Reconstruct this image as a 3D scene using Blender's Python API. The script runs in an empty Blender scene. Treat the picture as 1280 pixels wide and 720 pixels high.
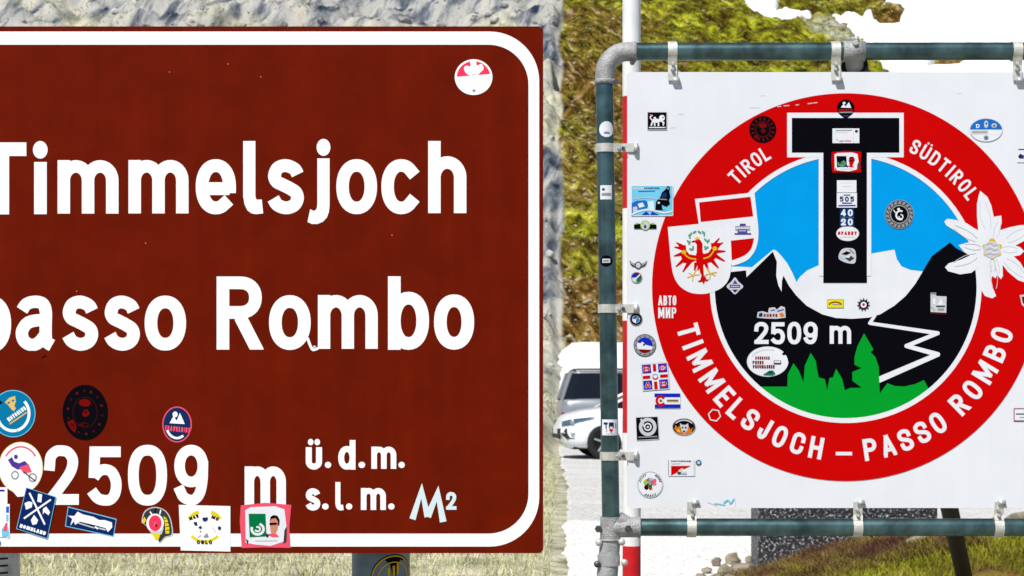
import bpy, bmesh, math, random
import numpy as np
from mathutils import Vector
from mathutils.geometry import tessellate_polygon

random.seed(7)
rng = np.random.default_rng(11)
SC = bpy.context.scene
COL = SC.collection
R = math.radians

# ------------------------------------------------------------------ camera
F = 2196.0            # focal length in photo pixels (1280 wide)
HZ = 475.0            # photo row of the horizon
CZ = 1.5              # eye height
cam = bpy.data.cameras.new('camera')
cam_o = bpy.data.objects.new('camera', cam)
COL.objects.link(cam_o)
cam_o.location = (0, 0, CZ)
cam_o.rotation_euler = (R(90), 0, 0)
cam.sensor_width = 36.0
cam.lens = F * 36.0 / 1280.0
cam.shift_y = (HZ - 360.0) / 1280.0
cam.clip_start = 0.05
cam.clip_end = 3000
cam.dof.use_dof = True
cam.dof.focus_distance = 5.0
cam.dof.aperture_fstop = 12.0
SC.camera = cam_o

# ------------------------------------------------------------------ sky and sun
SUN_EL, SUN_AZ = 54.0, 31.0      # azimuth: degrees to the left of straight behind the camera
w = bpy.data.worlds.new('World')
SC.world = w
w.use_nodes = True
nt = w.node_tree
sky = nt.nodes.new('ShaderNodeTexSky')
sky.sky_type = 'NISHITA'
sky.sun_disc = False
sky.sun_elevation = R(SUN_EL)
sky.altitude = 2500
sky.air_density = 0.8
sky.dust_density = 0.6
bg = nt.nodes['Background']
bg.inputs['Strength'].default_value = 0.085
nt.links.new(sky.outputs[0], bg.inputs[0])
el, az = R(SUN_EL), R(SUN_AZ)
to_sun = Vector((-math.sin(az) * math.cos(el), -math.cos(az) * math.cos(el), math.sin(el)))
sky.sun_rotation = math.atan2(to_sun.x, to_sun.y)
sun = bpy.data.lights.new('sun', 'SUN')
sun.energy = 4.9
sun.angle = R(0.5)
sun.color = (1.0, 0.96, 0.89)
sun_o = bpy.data.objects.new('sun', sun)
COL.objects.link(sun_o)
sun_o.location = (-10, -12, 20)
sun_o.rotation_euler = to_sun.to_track_quat('Z', 'Y').to_euler()
SC.view_settings.view_transform = 'Standard'
SC.view_settings.look = 'None'
SC.view_settings.gamma = 1.0
SC.view_settings.exposure = 0.20

# ------------------------------------------------------------------ materials
def lin(c):
    out = []
    for v in c:
        v = v / 255.0
        out.append(v / 12.92 if v <= 0.04045 else ((v + 0.055) / 1.055) ** 2.4)
    return out

MATS = {}
def mat(key, rgb=None, rough=0.6, metal=0.0, var=0.12, scale=18.0, bump=0.0, bscale=60.0, spec=0.4, coat=0.0, streak=0.0, ior=1.5):
    """one procedural material per key: base colour varied by noise"""
    if key in MATS:
        return MATS[key]
    m = bpy.data.materials.new(key)
    m.use_nodes = True
    t = m.node_tree
    b = t.nodes['Principled BSDF']
    b.inputs['Roughness'].default_value = rough
    b.inputs['Metallic'].default_value = metal
    b.inputs['Specular IOR Level'].default_value = spec
    b.inputs['Coat Weight'].default_value = coat
    b.inputs['IOR'].default_value = ior
    tc = t.nodes.new('ShaderNodeTexCoord')
    n = t.nodes.new('ShaderNodeTexNoise')
    n.inputs['Scale'].default_value = scale
    n.inputs['Detail'].default_value = 6
    t.links.new(tc.outputs['Object'], n.inputs['Vector'])
    r = t.nodes.new('ShaderNodeValToRGB')
    a = [max(0, c * (1 - var)) for c in rgb] + [1]
    d = [min(1, c * (1 + var)) for c in rgb] + [1]
    r.color_ramp.elements[0].color = a
    r.color_ramp.elements[1].color = d
    r.color_ramp.elements[0].position = 0.3
    r.color_ramp.elements[1].position = 0.7
    t.links.new(n.outputs['Fac'], r.inputs['Fac'])
    col = r.outputs['Color']
    if streak > 0:     # faint vertical run-off marks
        mp = t.nodes.new('ShaderNodeMapping')
        mp.inputs['Scale'].default_value = (26, 26, 0.7)
        t.links.new(tc.outputs['Object'], mp.inputs['Vector'])
        n2 = t.nodes.new('ShaderNodeTexNoise')
        n2.inputs['Scale'].default_value = 1.0
        n2.inputs['Detail'].default_value = 5
        t.links.new(mp.outputs[0], n2.inputs['Vector'])
        r2 = t.nodes.new('ShaderNodeValToRGB')
        r2.color_ramp.elements[0].color = (1 - streak,) * 3 + (1,)
        r2.color_ramp.elements[1].color = (1 + streak * .5,) * 3 + (1,)
        r2.color_ramp.elements[0].position = 0.35
        r2.color_ramp.elements[1].position = 0.7
        t.links.new(n2.outputs['Fac'], r2.inputs['Fac'])
        mx = t.nodes.new('ShaderNodeMix')
        mx.data_type = 'RGBA'
        mx.blend_type = 'MULTIPLY'
        mx.inputs[0].default_value = 1.0
        t.links.new(col, mx.inputs[6])
        t.links.new(r2.outputs['Color'], mx.inputs[7])
        col = mx.outputs[2]
    t.links.new(col, b.inputs['Base Color'])
    if bump > 0:
        n3 = t.nodes.new('ShaderNodeTexNoise')
        n3.inputs['Scale'].default_value = bscale
        n3.inputs['Detail'].default_value = 5
        t.links.new(tc.outputs['Object'], n3.inputs['Vector'])
        bp = t.nodes.new('ShaderNodeBump')
        bp.inputs['Strength'].default_value = bump
        bp.inputs['Distance'].default_value = 0.02
        t.links.new(n3.outputs['Fac'], bp.inputs['Height'])
        t.links.new(bp.outputs[0], b.inputs['Normal'])
    MATS[key] = m
    return m

INK = {  # printed colours (8 bit as they read in full light)
    'white': (246, 246, 246), 'bright': (250, 250, 250), 'red': (206, 2, 2), 'dred': (120, 8, 6),
    'blue': (0, 158, 236), 'black': (7, 6, 14), 'green': (2, 160, 44), 'navy': (22, 45, 96),
    'dnavy': (12, 40, 100), 'teal': (6, 124, 172), 'pink': (242, 88, 112), 'rose': (248, 60, 96), 'gold': (232, 186, 20),
    'tan': (232, 196, 110), 'grey': (150, 152, 156), 'lgrey': (205, 208, 214), 'dgrey': (60, 60, 64),
    'yellow': (238, 218, 30), 'sky': (120, 205, 240), 'royal': (20, 40, 190), 'mid': (30, 110, 200),
    'violet': (80, 60, 160), 'dgreen': (0, 118, 66), 'lgreen': (90, 165, 130), 'skin': (214, 140, 110),
    'orange': (230, 120, 20), 'pale': (222, 240, 246), 'lime': (150, 200, 60), 'maroon': (70, 8, 4),
}
def ink(n):
    if n == 'white': c = [.70, .72, .765]
    elif n == 'bright': c = [.88, .88, .88]
    else: c = [v * .84 for v in lin(INK[n])]
    return mat('print_' + n, c, rough=0.45, var=0.035, scale=9.0, spec=0.04, streak=0.02 if n == 'white' else 0.0)

# ------------------------------------------------------------------ objects
def tag(o, label=None, cat=None, group=None, kind=None):
    if label: o['label'] = label
    if cat: o['category'] = cat
    if group: o['group'] = group
    if kind: o['kind'] = kind
    return o

def empty(name, loc, label, cat, group=None):
    o = bpy.data.objects.new(name, None)
    o.empty_display_size = 0.1
    o.location = loc
    COL.objects.link(o)
    o['org'] = list(loc)
    return tag(o, label, cat, group)

def link(name, me, parent=None):
    o = bpy.data.objects.new(name, me)
    COL.objects.link(o)
    if parent is not None:
        o.parent = parent
    return o

class MB:
    """collects polygons (world coordinates) with materials; build() makes ONE mesh object"""
    def __init__(s):
        s.v, s.f, s.m, s.mats, s.sm = [], [], [], [], []
    def mi(s, m):
        if m not in s.mats:
            s.mats.append(m)
        return s.mats.index(m)
    def face(s, pts, m, smooth=False):
        n = len(s.v)
        s.v += [tuple(p) for p in pts]
        s.f.append(tuple(range(n, n + len(pts))))
        s.m.append(s.mi(m)); s.sm.append(smooth)
    def mesh(s, vs, fs, m, smooth=False):
        n = len(s.v)
        s.v += [tuple(p) for p in vs]
        k = s.mi(m)
        for f in fs:
            s.f.append(tuple(i + n for i in f)); s.m.append(k); s.sm.append(smooth)
    def box(s, c, size, m, rz=0.0, bev=0.0, ax=None):
        bm = bmesh.new()
        bmesh.ops.create_cube(bm, size=1.0)
        bmesh.ops.scale(bm, verts=bm.verts, vec=size)
        if bev > 0:
            bmesh.ops.bevel(bm, geom=bm.edges[:], offset=bev, segments=2, affect='EDGES', profile=0.5)
        if ax is not None:
            bmesh.ops.rotate(bm, verts=bm.verts, matrix=ax)
        if rz:
            from mathutils import Matrix
            bmesh.ops.rotate(bm, verts=bm.verts, matrix=Matrix.Rotation(rz, 3, 'Z'))
        bmesh.ops.translate(bm, verts=bm.verts, vec=c)
        bm.verts.index_update()
        s.mesh([v.co[:] for v in bm.verts], [[v.index for v in f.verts] for f in bm.faces], m)
        bm.free()
    def sweep(s, pts, rads, m, seg=20, caps=True):
        """round tube along a path"""
        pts = [Vector(p) for p in pts]
        if not isinstance(rads, (list, tuple)):
            rads = [rads] * len(pts)
        vs, fs = [], []
        t0 = (pts[1] - pts[0]).normalized()
        up = Vector((0, 0, 1)) if abs(t0.z) < 0.9 else Vector((0, 1, 0))
        nrm = t0.cross(up).normalized()
        for i, p in enumerate(pts):
            if i == 0: t = t0
            elif i == len(pts) - 1: t = (pts[i] - pts[i - 1]).normalized()
            else: t = ((pts[i] - pts[i - 1]).normalized() + (pts[i + 1] - pts[i]).normalized()).normalized()
            nrm = (nrm - t * nrm.dot(t)).normalized()
            bn = t.cross(nrm)
            for k in range(seg):
                a = 2 * math.pi * k / seg
                vs.append(p + (nrm * math.cos(a) + bn * math.sin(a)) * rads[i])
        for i in range(len(pts) - 1):
            for k in range(seg):
                k2 = (k + 1) % seg
                fs.append((i * seg + k, i * seg + k2, (i + 1) * seg + k2, (i + 1) * seg + k))
        s.mesh(vs, fs, m, True)
        if caps:
            s.mesh(vs[:seg], [tuple(range(seg))[::-1]], m)
            s.mesh(vs[-seg:], [tuple(range(seg))], m)
    def lathe(s, c, axis, prof, m, seg=20, smooth=True):
        """prof: list of (distance along axis, radius)"""
        ax = Vector(axis).normalized()
        up = Vector((0, 0, 1)) if abs(ax.z) < 0.9 else Vector((1, 0, 0))
        a1 = ax.cross(up).normalized(); a2 = ax.cross(a1)
        vs, fs = [], []
        for d, r in prof:
            for k in range(seg):
                a = 2 * math.pi * k / seg
                vs.append(Vector(c) + ax * d + (a1 * math.cos(a) + a2 * math.sin(a)) * r)
        for i in range(len(prof) - 1):
            for k in range(seg):
                k2 = (k + 1) % seg
                fs.append((i * seg + k, i * seg + k2, (i + 1) * seg + k2, (i + 1) * seg + k))
        fs.append(tuple(range(seg))[::-1])
        fs.append(tuple(range((len(prof) - 1) * seg, len(prof) * seg)))
        s.mesh(vs, fs, m, smooth)
    def build(s, name, parent=None, org=None, label=None):
        if org is None:
            org = (0, 0, 0)
            p = parent
            while p is not None and p.parent is not None:
                p = p.parent
            if p is not None and 'org' in p.keys():
                org = tuple(p['org'])
        me = bpy.data.meshes.new(name)
        me.from_pydata([(x - org[0], y - org[1], z - org[2]) for x, y, z in s.v], [], s.f)
        for m in s.mats: me.materials.append(m)
        me.polygons.foreach_set('material_index', s.m)
        me.polygons.foreach_set('use_smooth', s.sm)
        me.update()
        o = link(name, me, parent)
        if label: o['label'] = label
        return o

def recalc(o):
    bm = bmesh.new(); bm.from_mesh(o.data)
    bmesh.ops.remove_doubles(bm, verts=bm.verts, dist=1e-5)
    bmesh.ops.recalc_face_normals(bm, faces=bm.faces)
    bm.to_mesh(o.data); bm.free()
    return o

# ------------------------------------------------------------------ noise / terrain helpers (numpy)
def vnoise(x, y, seed=0):
    xi = np.floor(x).astype(np.int64); yi = np.floor(y).astype(np.int64)
    fx = x - xi; fy = y - yi
    fx = fx * fx * (3 - 2 * fx); fy = fy * fy * (3 - 2 * fy)
    def h(a, b):
        n = (a * 374761393 + b * 668265263 + seed * 974711) & 0x7fffffff
        n = ((n ^ (n >> 13)) * 1274126177) & 0x7fffffff
        n = n ^ (n >> 16)
        return (n & 0xffff) / 65535.0
    return (h(xi, yi) * (1 - fx) + h(xi + 1, yi) * fx) * (1 - fy) + (h(xi, yi + 1) * (1 - fx) + h(xi + 1, yi + 1) * fx) * fy
def fbm(x, y, oct=4, seed=0):
    s = 0; a = 0.5; t = 0
    for i in range(oct):
        s = s + a * vnoise(x * 2 ** i, y * 2 ** i, seed + i * 17); t += a; a *= 0.5
    return s / t
def sstep(a, b, x):
    t = np.clip((x - a) / (b - a), 0, 1)
    return t * t * (3 - 2 * t)

def edge_x(y):          # where the grass verge on the left meets the lot
    return 0.0266 * y + 0.012 * y * (vnoise(np.asarray(y) * 0.35, np.asarray(y) * 0 + 3.3, 5) - 0.5) * 0.5
def H(x, y, detail=True):
    x = np.asarray(x, float); y = np.asarray(y, float)
    left = sstep(0.03, -0.45, x - edge_x(y))
    z = 0.125 * np.clip(y - 42, 0, 19)
    y1 = y + 2.2 * (fbm(x * 0.07, y * 0.07, 3, 1) - 0.5) * sstep(48, 60, y) + 0.05 * x * sstep(50, 70, y)
    hill = np.clip(y1 - 61, 0, None)
    z = z + 0.58 * np.minimum(hill, 70) + 0.25 * np.clip(hill - 70, 0, 60)
    if detail:
        k = sstep(52, 62, y)
        big = fbm(x * 0.16 + 0.06 * y, y * 0.12, 4, 21) - 0.5
        xr = x * 0.83 - y * 0.35; yr = x * 0.35 + y * 0.83
        st = fbm(xr * 0.45, yr * 1.0, 4, 41) - 0.5
        sm = fbm(x * 2.2, y * 1.6, 3, 61) - 0.5
        z = z + k * (2.4 * big + 1.2 * st + 0.5 * sm)
        lk = left * sstep(9.5, 12, y)
        z = z + lk * (0.02 + 0.07 * (fbm(x * 0.8, y * 0.5, 4, 77) - 0.3) + 1.0 * sstep(28, 46, y) * (fbm(x * .25, y * .2, 3, 78)))
        z = z + k * sstep(0.6, -1.0, x - edge_x(y)) * 1.6 * (fbm(x * 0.5 - y * .35, y * 0.45 + x * .2, 4, 91) - 0.5)
    return z
def to_px(x, y, z):
    return 640 + F * x / y, HZ - F * (z - CZ) / y
def PX(px, py, d):
    return ((px - 640) / F * d, d, CZ + (HZ - py) / F * d)

def grid_mesh(name, X, Y, Z, material, kind='structure', attrs=None, mask=None, smooth=True, parent=None):
    n, m = X.shape
    co = np.stack([X, Y, Z], -1).reshape(-1, 3).astype(np.float32)
    idx = np.arange(n * m).reshape(n, m)
    q = np.stack([idx[:-1, :-1], idx[:-1, 1:], idx[1:, 1:], idx[1:, :-1]], -1).reshape(-1, 4)
    if mask is not None:
        mk = mask.reshape(-1)
        keep = mk[q].any(1)
        q = q[keep]
        used = np.unique(q)
        remap = -np.ones(n * m, int); remap[used] = np.arange(len(used))
        q = remap[q]; co = co[used]
        if attrs: attrs = {k: a.reshape(-1)[used] for k, a in attrs.items()}
    me = bpy.data.meshes.new(name)
    me.vertices.add(len(co)); me.vertices.foreach_set('co', co.reshape(-1))
    me.loops.add(len(q) * 4); me.loops.foreach_set('vertex_index', q.reshape(-1).astype(np.int32))
    me.polygons.add(len(q))
    me.polygons.foreach_set('loop_start', (np.arange(len(q)) * 4).astype(np.int32))
    me.polygons.foreach_set('loop_total', np.full(len(q), 4, np.int32))
    me.update(calc_edges=True)
    me.polygons.foreach_set('use_smooth', np.full(len(q), smooth))
    if attrs:
        for k, a in attrs.items():
            at = me.attributes.new(k, 'FLOAT', 'POINT')
            at.data.foreach_set('value', a.reshape(-1).astype(np.float32))
    me.materials.append(material)
    o = link(name, me, parent)
    if kind: o['kind'] = kind
    return o

# ------------------------------------------------------------------ ground material
def ramp(t, fac, stops):
    r = t.nodes.new('ShaderNodeValToRGB')
    e = r.color_ramp.elements
    while len(e) < len(stops): e.new(0.5)
    for el_, (p, c) in zip(e, stops):
        el_.position = p; el_.color = tuple(c) + (1,)
    t.links.new(fac, r.inputs['Fac'])
    return r.outputs['Color']
def tnoise(t, vec, scale, detail=6, sc=None, rot=None, rough=0.55):
    n = t.nodes.new('ShaderNodeTexNoise')
    n.inputs['Scale'].default_value = scale
    n.inputs['Detail'].default_value = detail
    n.inputs['Roughness'].default_value = rough
    if sc or rot:
        mp = t.nodes.new('ShaderNodeMapping')
        if sc: mp.inputs['Scale'].default_value = sc
        if rot: mp.inputs['Rotation'].default_value = rot
        t.links.new(vec, mp.inputs['Vector']); vec = mp.outputs[0]
    t.links.new(vec, n.inputs['Vector'])
    return n.outputs['Fac']
def tstreak(t, vec, scale, ang, stretch, detail=6, rough=.6):
    """noise drawn out along a direction on the ground"""
    mp = t.nodes.new('ShaderNodeMapping'); mp.vector_type = 'TEXTURE'
    mp.inputs['Rotation'].default_value = (0, 0, ang)
    mp.inputs['Scale'].default_value = (stretch, 1, 6)
    t.links.new(vec, mp.inputs['Vector'])
    return tnoise(t, mp.outputs[0], scale, detail, rough=rough)
def tmix(t, fac, a, b, blend='MIX'):
    m = t.nodes.new('ShaderNodeMix'); m.data_type = 'RGBA'; m.blend_type = blend
    if isinstance(fac, float): m.inputs[0].default_value = fac
    else: t.links.new(fac, m.inputs[0])
    t.links.new(a, m.inputs[6]); t.links.new(b, m.inputs[7])
    return m.outputs[2]

def terrain_material():
    m = bpy.data.materials.new('alpine_ground'); m.use_nodes = True
    t = m.node_tree; b = t.nodes['Principled BSDF']
    b.inputs['Roughness'].default_value = 0.95
    b.inputs['Specular IOR Level'].default_value = 0.1
    tc = t.nodes.new('ShaderNodeTexCoord'); v = tc.outputs['Object']
    def att(n):
        a = t.nodes.new('ShaderNodeAttribute'); a.attribute_name = n; return a.outputs['Fac']
    # mountain turf: olive grass with brown and rusty patches, pale stones; dark streak stops paint in crevice shade
    n1 = tnoise(t, v, 0.55, 8, sc=(1, 1, 1.6), rot=(0, 0, .3), rough=.65)
    grass = ramp(t, n1, [(0.32, (0.022, 0.012, 0.002)), (0.43, (0.10, 0.075, 0.005)), (0.52, (0.215, 0.235, 0.009)), (0.63, (0.36, 0.36, 0.024)), (0.78, (0.36, 0.29, 0.06))])
    n2 = tstreak(t, v, 3.4, -.7, 2.2, 5, .7)
    fine = ramp(t, n2, [(0.36, (0.05, 0.04, 0.03)), (0.46, (0.50, 0.45, 0.38)), (0.55, (1.0, 1.0, .95)), (0.68, (1.6, 1.6, 2.2))])
    turf = tmix(t, 1.0, grass, fine, 'MULTIPLY')
    n3 = tnoise(t, v, 0.11, 4)
    rust = ramp(t, n3, [(0.5, (0.0,) * 3), (0.66, (1,) * 3)])
    brown = ramp(t, n2, [(0.38, (0.012, 0.006, 0.002)), (0.49, (0.095, 0.052, 0.008)), (0.58, (0.22, 0.135, 0.035)), (0.68, (0.55, 0.48, 0.34))])
    turf = tmix(t, rust, turf, brown)
    turf = tmix(t, att('brown'), turf, brown)
    # grey scree with pale grass; rock shadow painted in as dark blue streaks
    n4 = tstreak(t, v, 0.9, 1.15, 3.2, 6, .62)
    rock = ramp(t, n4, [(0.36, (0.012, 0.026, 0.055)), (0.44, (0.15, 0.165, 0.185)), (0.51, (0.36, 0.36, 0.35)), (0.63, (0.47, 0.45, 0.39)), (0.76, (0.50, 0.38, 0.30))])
    n5 = tnoise(t, v, 0.16, 4)
    pale = ramp(t, tnoise(t, v, 1.7, 6, rough=.7), [(0.32, (0.15, 0.15, 0.08)), (0.5, (0.46, 0.45, 0.32)), (0.7, (0.66, 0.62, 0.50))])
    rock = tmix(t, ramp(t, n5, [(0.54, (0,) * 3), (0.66, (0.85,) * 3)]), rock, pale)
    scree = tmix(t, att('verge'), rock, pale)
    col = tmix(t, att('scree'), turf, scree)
    stone = ramp(t, tnoise(t, v, 2.6, 6, rough=.75), [(0.35, (0.05, 0.05, 0.03)), (0.5, (0.30, 0.30, 0.20)), (0.65, (0.6, 0.6, 0.55))])
    col = tmix(t, att('stone'), col, stone)
    t.links.new(col, b.inputs['Base Color'])
    bp = t.nodes.new('ShaderNodeBump'); bp.inputs['Strength'].default_value = 0.9; bp.inputs['Distance'].default_value = 0.25
    t.links.new(n2, bp.inputs['Height']); t.links.new(bp.outputs[0], b.inputs['Normal'])
    return m

# ------------------------------------------------------------------ terrain
def poly_sd(px, py, poly):
    """signed distance in photo pixels to a polygon, positive inside"""
    P = np.array(poly, float); d = np.full(px.shape, 1e9); ins = np.zeros(px.shape, bool)
    for i in range(len(P)):
        a = P[i]; c = P[(i + 1) % len(P)]
        e = c - a; wx = px - a[0]; wy = py - a[1]
        tt = np.clip((wx * e[0] + wy * e[1]) / (e @ e), 0, 1)
        d = np.minimum(d, np.hypot(wx - tt * e[0], wy - tt * e[1]))
        cond = (a[1] > py) != (c[1] > py)
        with np.errstate(divide='ignore', invalid='ignore'):
            xi = a[0] + (py - a[1]) / (c[1] - a[1]) * (c[0] - a[0])
        ins ^= cond & (px < xi)
    return np.where(ins, d, -d)

us = np.concatenate([np.linspace(-1.2, -0.36, 40, endpoint=False), np.linspace(-0.36, 0.015, 190, endpoint=False),
                     np.linspace(0.015, 0.08, 90, endpoint=False), np.linspace(0.08, 0.34, 190, endpoint=False), np.linspace(0.34, 1.2, 40)])
ds = np.concatenate([np.linspace(8.6, 42, 90, endpoint=False), np.linspace(42, 58, 40, endpoint=False),
                     np.linspace(58, 104, 230, endpoint=False), np.linspace(104, 190, 50)])
U, D = np.meshgrid(us, ds)
X, Y = U * D, D
Z = H(X, Y)
ppx, ppy = to_px(X, Y, H(X, Y, False))
wob = 10 * (fbm(X * .8, Y * .8, 3, 8) - .5)
ex = X - edge_x(Y)
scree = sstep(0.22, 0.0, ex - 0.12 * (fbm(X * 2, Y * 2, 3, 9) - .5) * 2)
verge = sstep(54, 34, Y) * 1.0 + sstep(66, 56, Y) * .45
verge = np.clip(verge, 0, 1)
dome = np.clip(poly_sd(ppx + wob, ppy + wob * .5, [(996, 32), (1006, 24), (1023, 20), (1047, 26), (1079, 41), (1080, 50), (1040, 48), (1010, 40)]) / 8 + .3, 0, 1) * .8
rocks_i = np.clip(np.maximum(poly_sd(ppx + wob, ppy + wob * .4, [(1084, 10), (1145, 10), (1140, 20), (1112, 32), (1100, 32)]),
                             poly_sd(ppx + wob, ppy + wob * .4, [(1160, 92), (1172, 74), (1235, 70), (1220, 86)])) / 4, 0, 1)
brown = np.clip(rocks_i + (1.1 * sstep(270, 370, ppy) + .75 * sstep(150, 215, ppy) * sstep(275, 235, ppy)) * sstep(690, 700, ppx) * (.35 + 1.3 * fbm(X * .5, Y * .5, 3, 99)) + .55 * np.clip(poly_sd(ppx, ppy, [(702, 12), (745, 20), (775, 40), (770, 60), (702, 66)]) / 12, 0, 1), 0, 1)
# a dark ledge in the turf above the lot
sdl = poly_sd(ppx + wob * .3, ppy + wob * .3, [(690, 92), (715, 96), (735, 108), (748, 116), (748, 126), (728, 122), (690, 112)])
Z = Z - 0.9 * np.clip(sdl / 5, 0, 1)
ground_m = terrain_material()
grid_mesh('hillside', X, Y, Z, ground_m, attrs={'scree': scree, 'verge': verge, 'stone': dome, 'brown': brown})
# the flat sheet that everything stands on
gm = mat('dry_ground', (0.30, 0.285, 0.23), rough=.95, var=.35, scale=3.0, bump=.6, bscale=40)
mb = MB(); mb.face([(-900, -900, -0.03), (900, -900, -0.03), (900, 900, -0.03), (-900, 900, -0.03)], gm)
tag(mb.build('ground'), kind='structure')

# snow: rises out of the ground where its edge noise is positive
def snow_mat():
    m = bpy.data.materials.new('old_snow'); m.use_nodes = True
    t = m.node_tree; b = t.nodes['Principled BSDF']
    b.inputs['Roughness'].default_value = 0.7
    tc = t.nodes.new('ShaderNodeTexCoord')
    c = ramp(t, tnoise(t, tc.outputs['Object'], 1.1, 7, sc=(.5, 1, 2)), [(0.3, (0.78, 0.79, 0.80)), (0.55, (0.89, 0.89, 0.90))])
    t.links.new(c, b.inputs['Base Color'])
    return m
SNOW = snow_mat()
islands = [[(969.7, 20.5), (976.5, 0), (980, -30), (1130, -30), (1118.7, 0), (1099.5, 11), (1086, 16), (1061, 26), (1012, 22)],
           [(1080, 9), (1120, 10), (1146, 12), (1124, 30), (1100, 30)], [(1140, 16), (1148, 6), (1172, 4), (1164, 15)],
           [(1160, 96), (1170, 76), (1236, 66), (1224, 86), (1200, 98)]]
S_poly = [(915, -160), (921, 0), (930, 13.7), (957, 26), (985, 26), (1000, 27), (1023, 19), (1047, 26), (1079, 41), (1083, 55), (1094, 75), (1111, 88), (1130, 110), (1160, 180), (1900, 220), (1900, -160)]
u2, d2 = np.meshgrid(np.linspace(0.10, 0.62, 330), np.linspace(74, 112, 240))
X2, Y2 = u2 * d2, d2
Hs = H(X2, Y2, False) + sstep(52, 62, Y2) * 2.4 * (fbm(X2 * 0.16 + 0.06 * Y2, Y2 * 0.12, 4, 21) - .5) + 1.1 * (fbm((X2 * .83 - Y2 * .35) * .45, X2 * .35 + Y2 * .83, 2, 41) - .5)
qx, qy = to_px(X2, Y2, H(X2, Y2, False))
jx = 16 * (fbm(X2 * 1.1, Y2 * 1.1, 5, 33) - .5); jy = 11 * (fbm(X2 * 1.1, Y2 * 1.1, 5, 35) - .5)
sd = poly_sd(qx + jx, qy + jy, S_poly)
for isl in islands:
    sd = np.minimum(sd, -poly_sd(qx + jx, qy + jy, isl))
Zs = Hs + np.clip(sd / 3.0, -2.0, 1) * 0.7
grid_mesh('snowfield', X2, Y2, Zs, SNOW, mask=(sd > -8))
# ploughed snow bank at the foot of the hill, behind the parked cars
u3, d3 = np.meshgrid(np.linspace(0.022, 0.75, 300), np.linspace(43, 64, 90))
X3, Y3 = u3 * d3, d3
e3 = np.minimum(np.minimum((X3 - edge_x(Y3)) / .35, (Y3 - 43.5) / 1.2), (61.6 + 2.2 * (fbm(X3 * .35, Y3 * .3, 3, 51) - .5) * 2 - 0.02 * X3 - Y3) / .7)
Z3 = 0.125 * np.clip(Y3 - 42, 0, 19) + 0.35 * np.clip(e3, -1.5, 1) + .2 * (fbm(X3 * .8, Y3 * .8, 4, 52) - .5) + .12
grid_mesh('snow_bank', X3, Y3, Z3, SNOW, mask=(e3 > -1.3))

# the lot: worn asphalt far, pale gravel shoulder near
def lot_mat(name, base, var):
    m = bpy.data.materials.new(name); m.use_nodes = True
    t = m.node_tree; b = t.nodes['Principled BSDF']; b.inputs['Roughness'].default_value = .9
    b.inputs['Specular IOR Level'].default_value = .25
    tc = t.nodes.new('ShaderNodeTexCoord'); v = tc.outputs['Object']
    c1 = ramp(t, tnoise(t, v, .8, 6, sc=(.5, 2, 1)), [(.3, [c * (1 - var) for c in base]), (.7, [c * (1 + var * .5) for c in base])])
    c2 = ramp(t, tnoise(t, v, 26, 3, sc=(1, .35, 1)), [(.3, (.72,) * 3), (.5, (1,) * 3), (.75, (1.08,) * 3)])
    t.links.new(tmix(t, 1.0, c1, c2, 'MULTIPLY'), b.inputs['Base Color'])
    bp = t.nodes.new('ShaderNodeBump'); bp.inputs['Strength'].default_value = .5; bp.inputs['Distance'].default_value = .02
    t.links.new(tnoise(t, v, 45, 4), bp.inputs['Height']); t.links.new(bp.outputs[0], b.inputs['Normal'])
    return m
u4, d4 = np.meshgrid(np.concatenate([np.linspace(.015, .05, 70, endpoint=False), np.linspace(.05, 1.0, 160)]), np.linspace(17.5, 46, 160))
X4, Y4 = u4 * d4, d4
grid_mesh('parking_lot', X4, Y4, .022 - .09 * sstep(.07, -.07, X4 - edge_x(Y4) - .05 - .10 * (fbm(X4 * 5, Y4 * 2.5, 3, 73) - .5)) + .125 * np.clip(Y4 - 42, 0, 9), lot_mat('worn_asphalt', (.58, .575, .565), .12), mask=(X4 > edge_x(Y4) - .12))
u5, d5 = np.meshgrid(np.concatenate([np.linspace(.010, .05, 80, endpoint=False), np.linspace(.05, 1.2, 300)]), np.linspace(8.8, 18.9, 150))
X5, Y5 = u5 * d5, d5
lim = 18.5 + .35 * (fbm(X5 * .9, Y5 * .2, 3, 71) - .5)
grid_mesh('gravel_shoulder', X5, Y5, .034 + .02 * (fbm(X5 * 6, Y5 * 6, 3, 72) - .5) - .03 * sstep(-.15, .1, Y5 - lim) - .1 * sstep(.07, -.07, X5 - edge_x(Y5) - .04 - .10 * (fbm(X5 * 5, Y5 * 2.5, 3, 73) - .5)), lot_mat('pale_gravel', (.74, .735, .72), .08), mask=(X5 > edge_x(Y5) - .12) & (Y5 < lim + .2))

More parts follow.
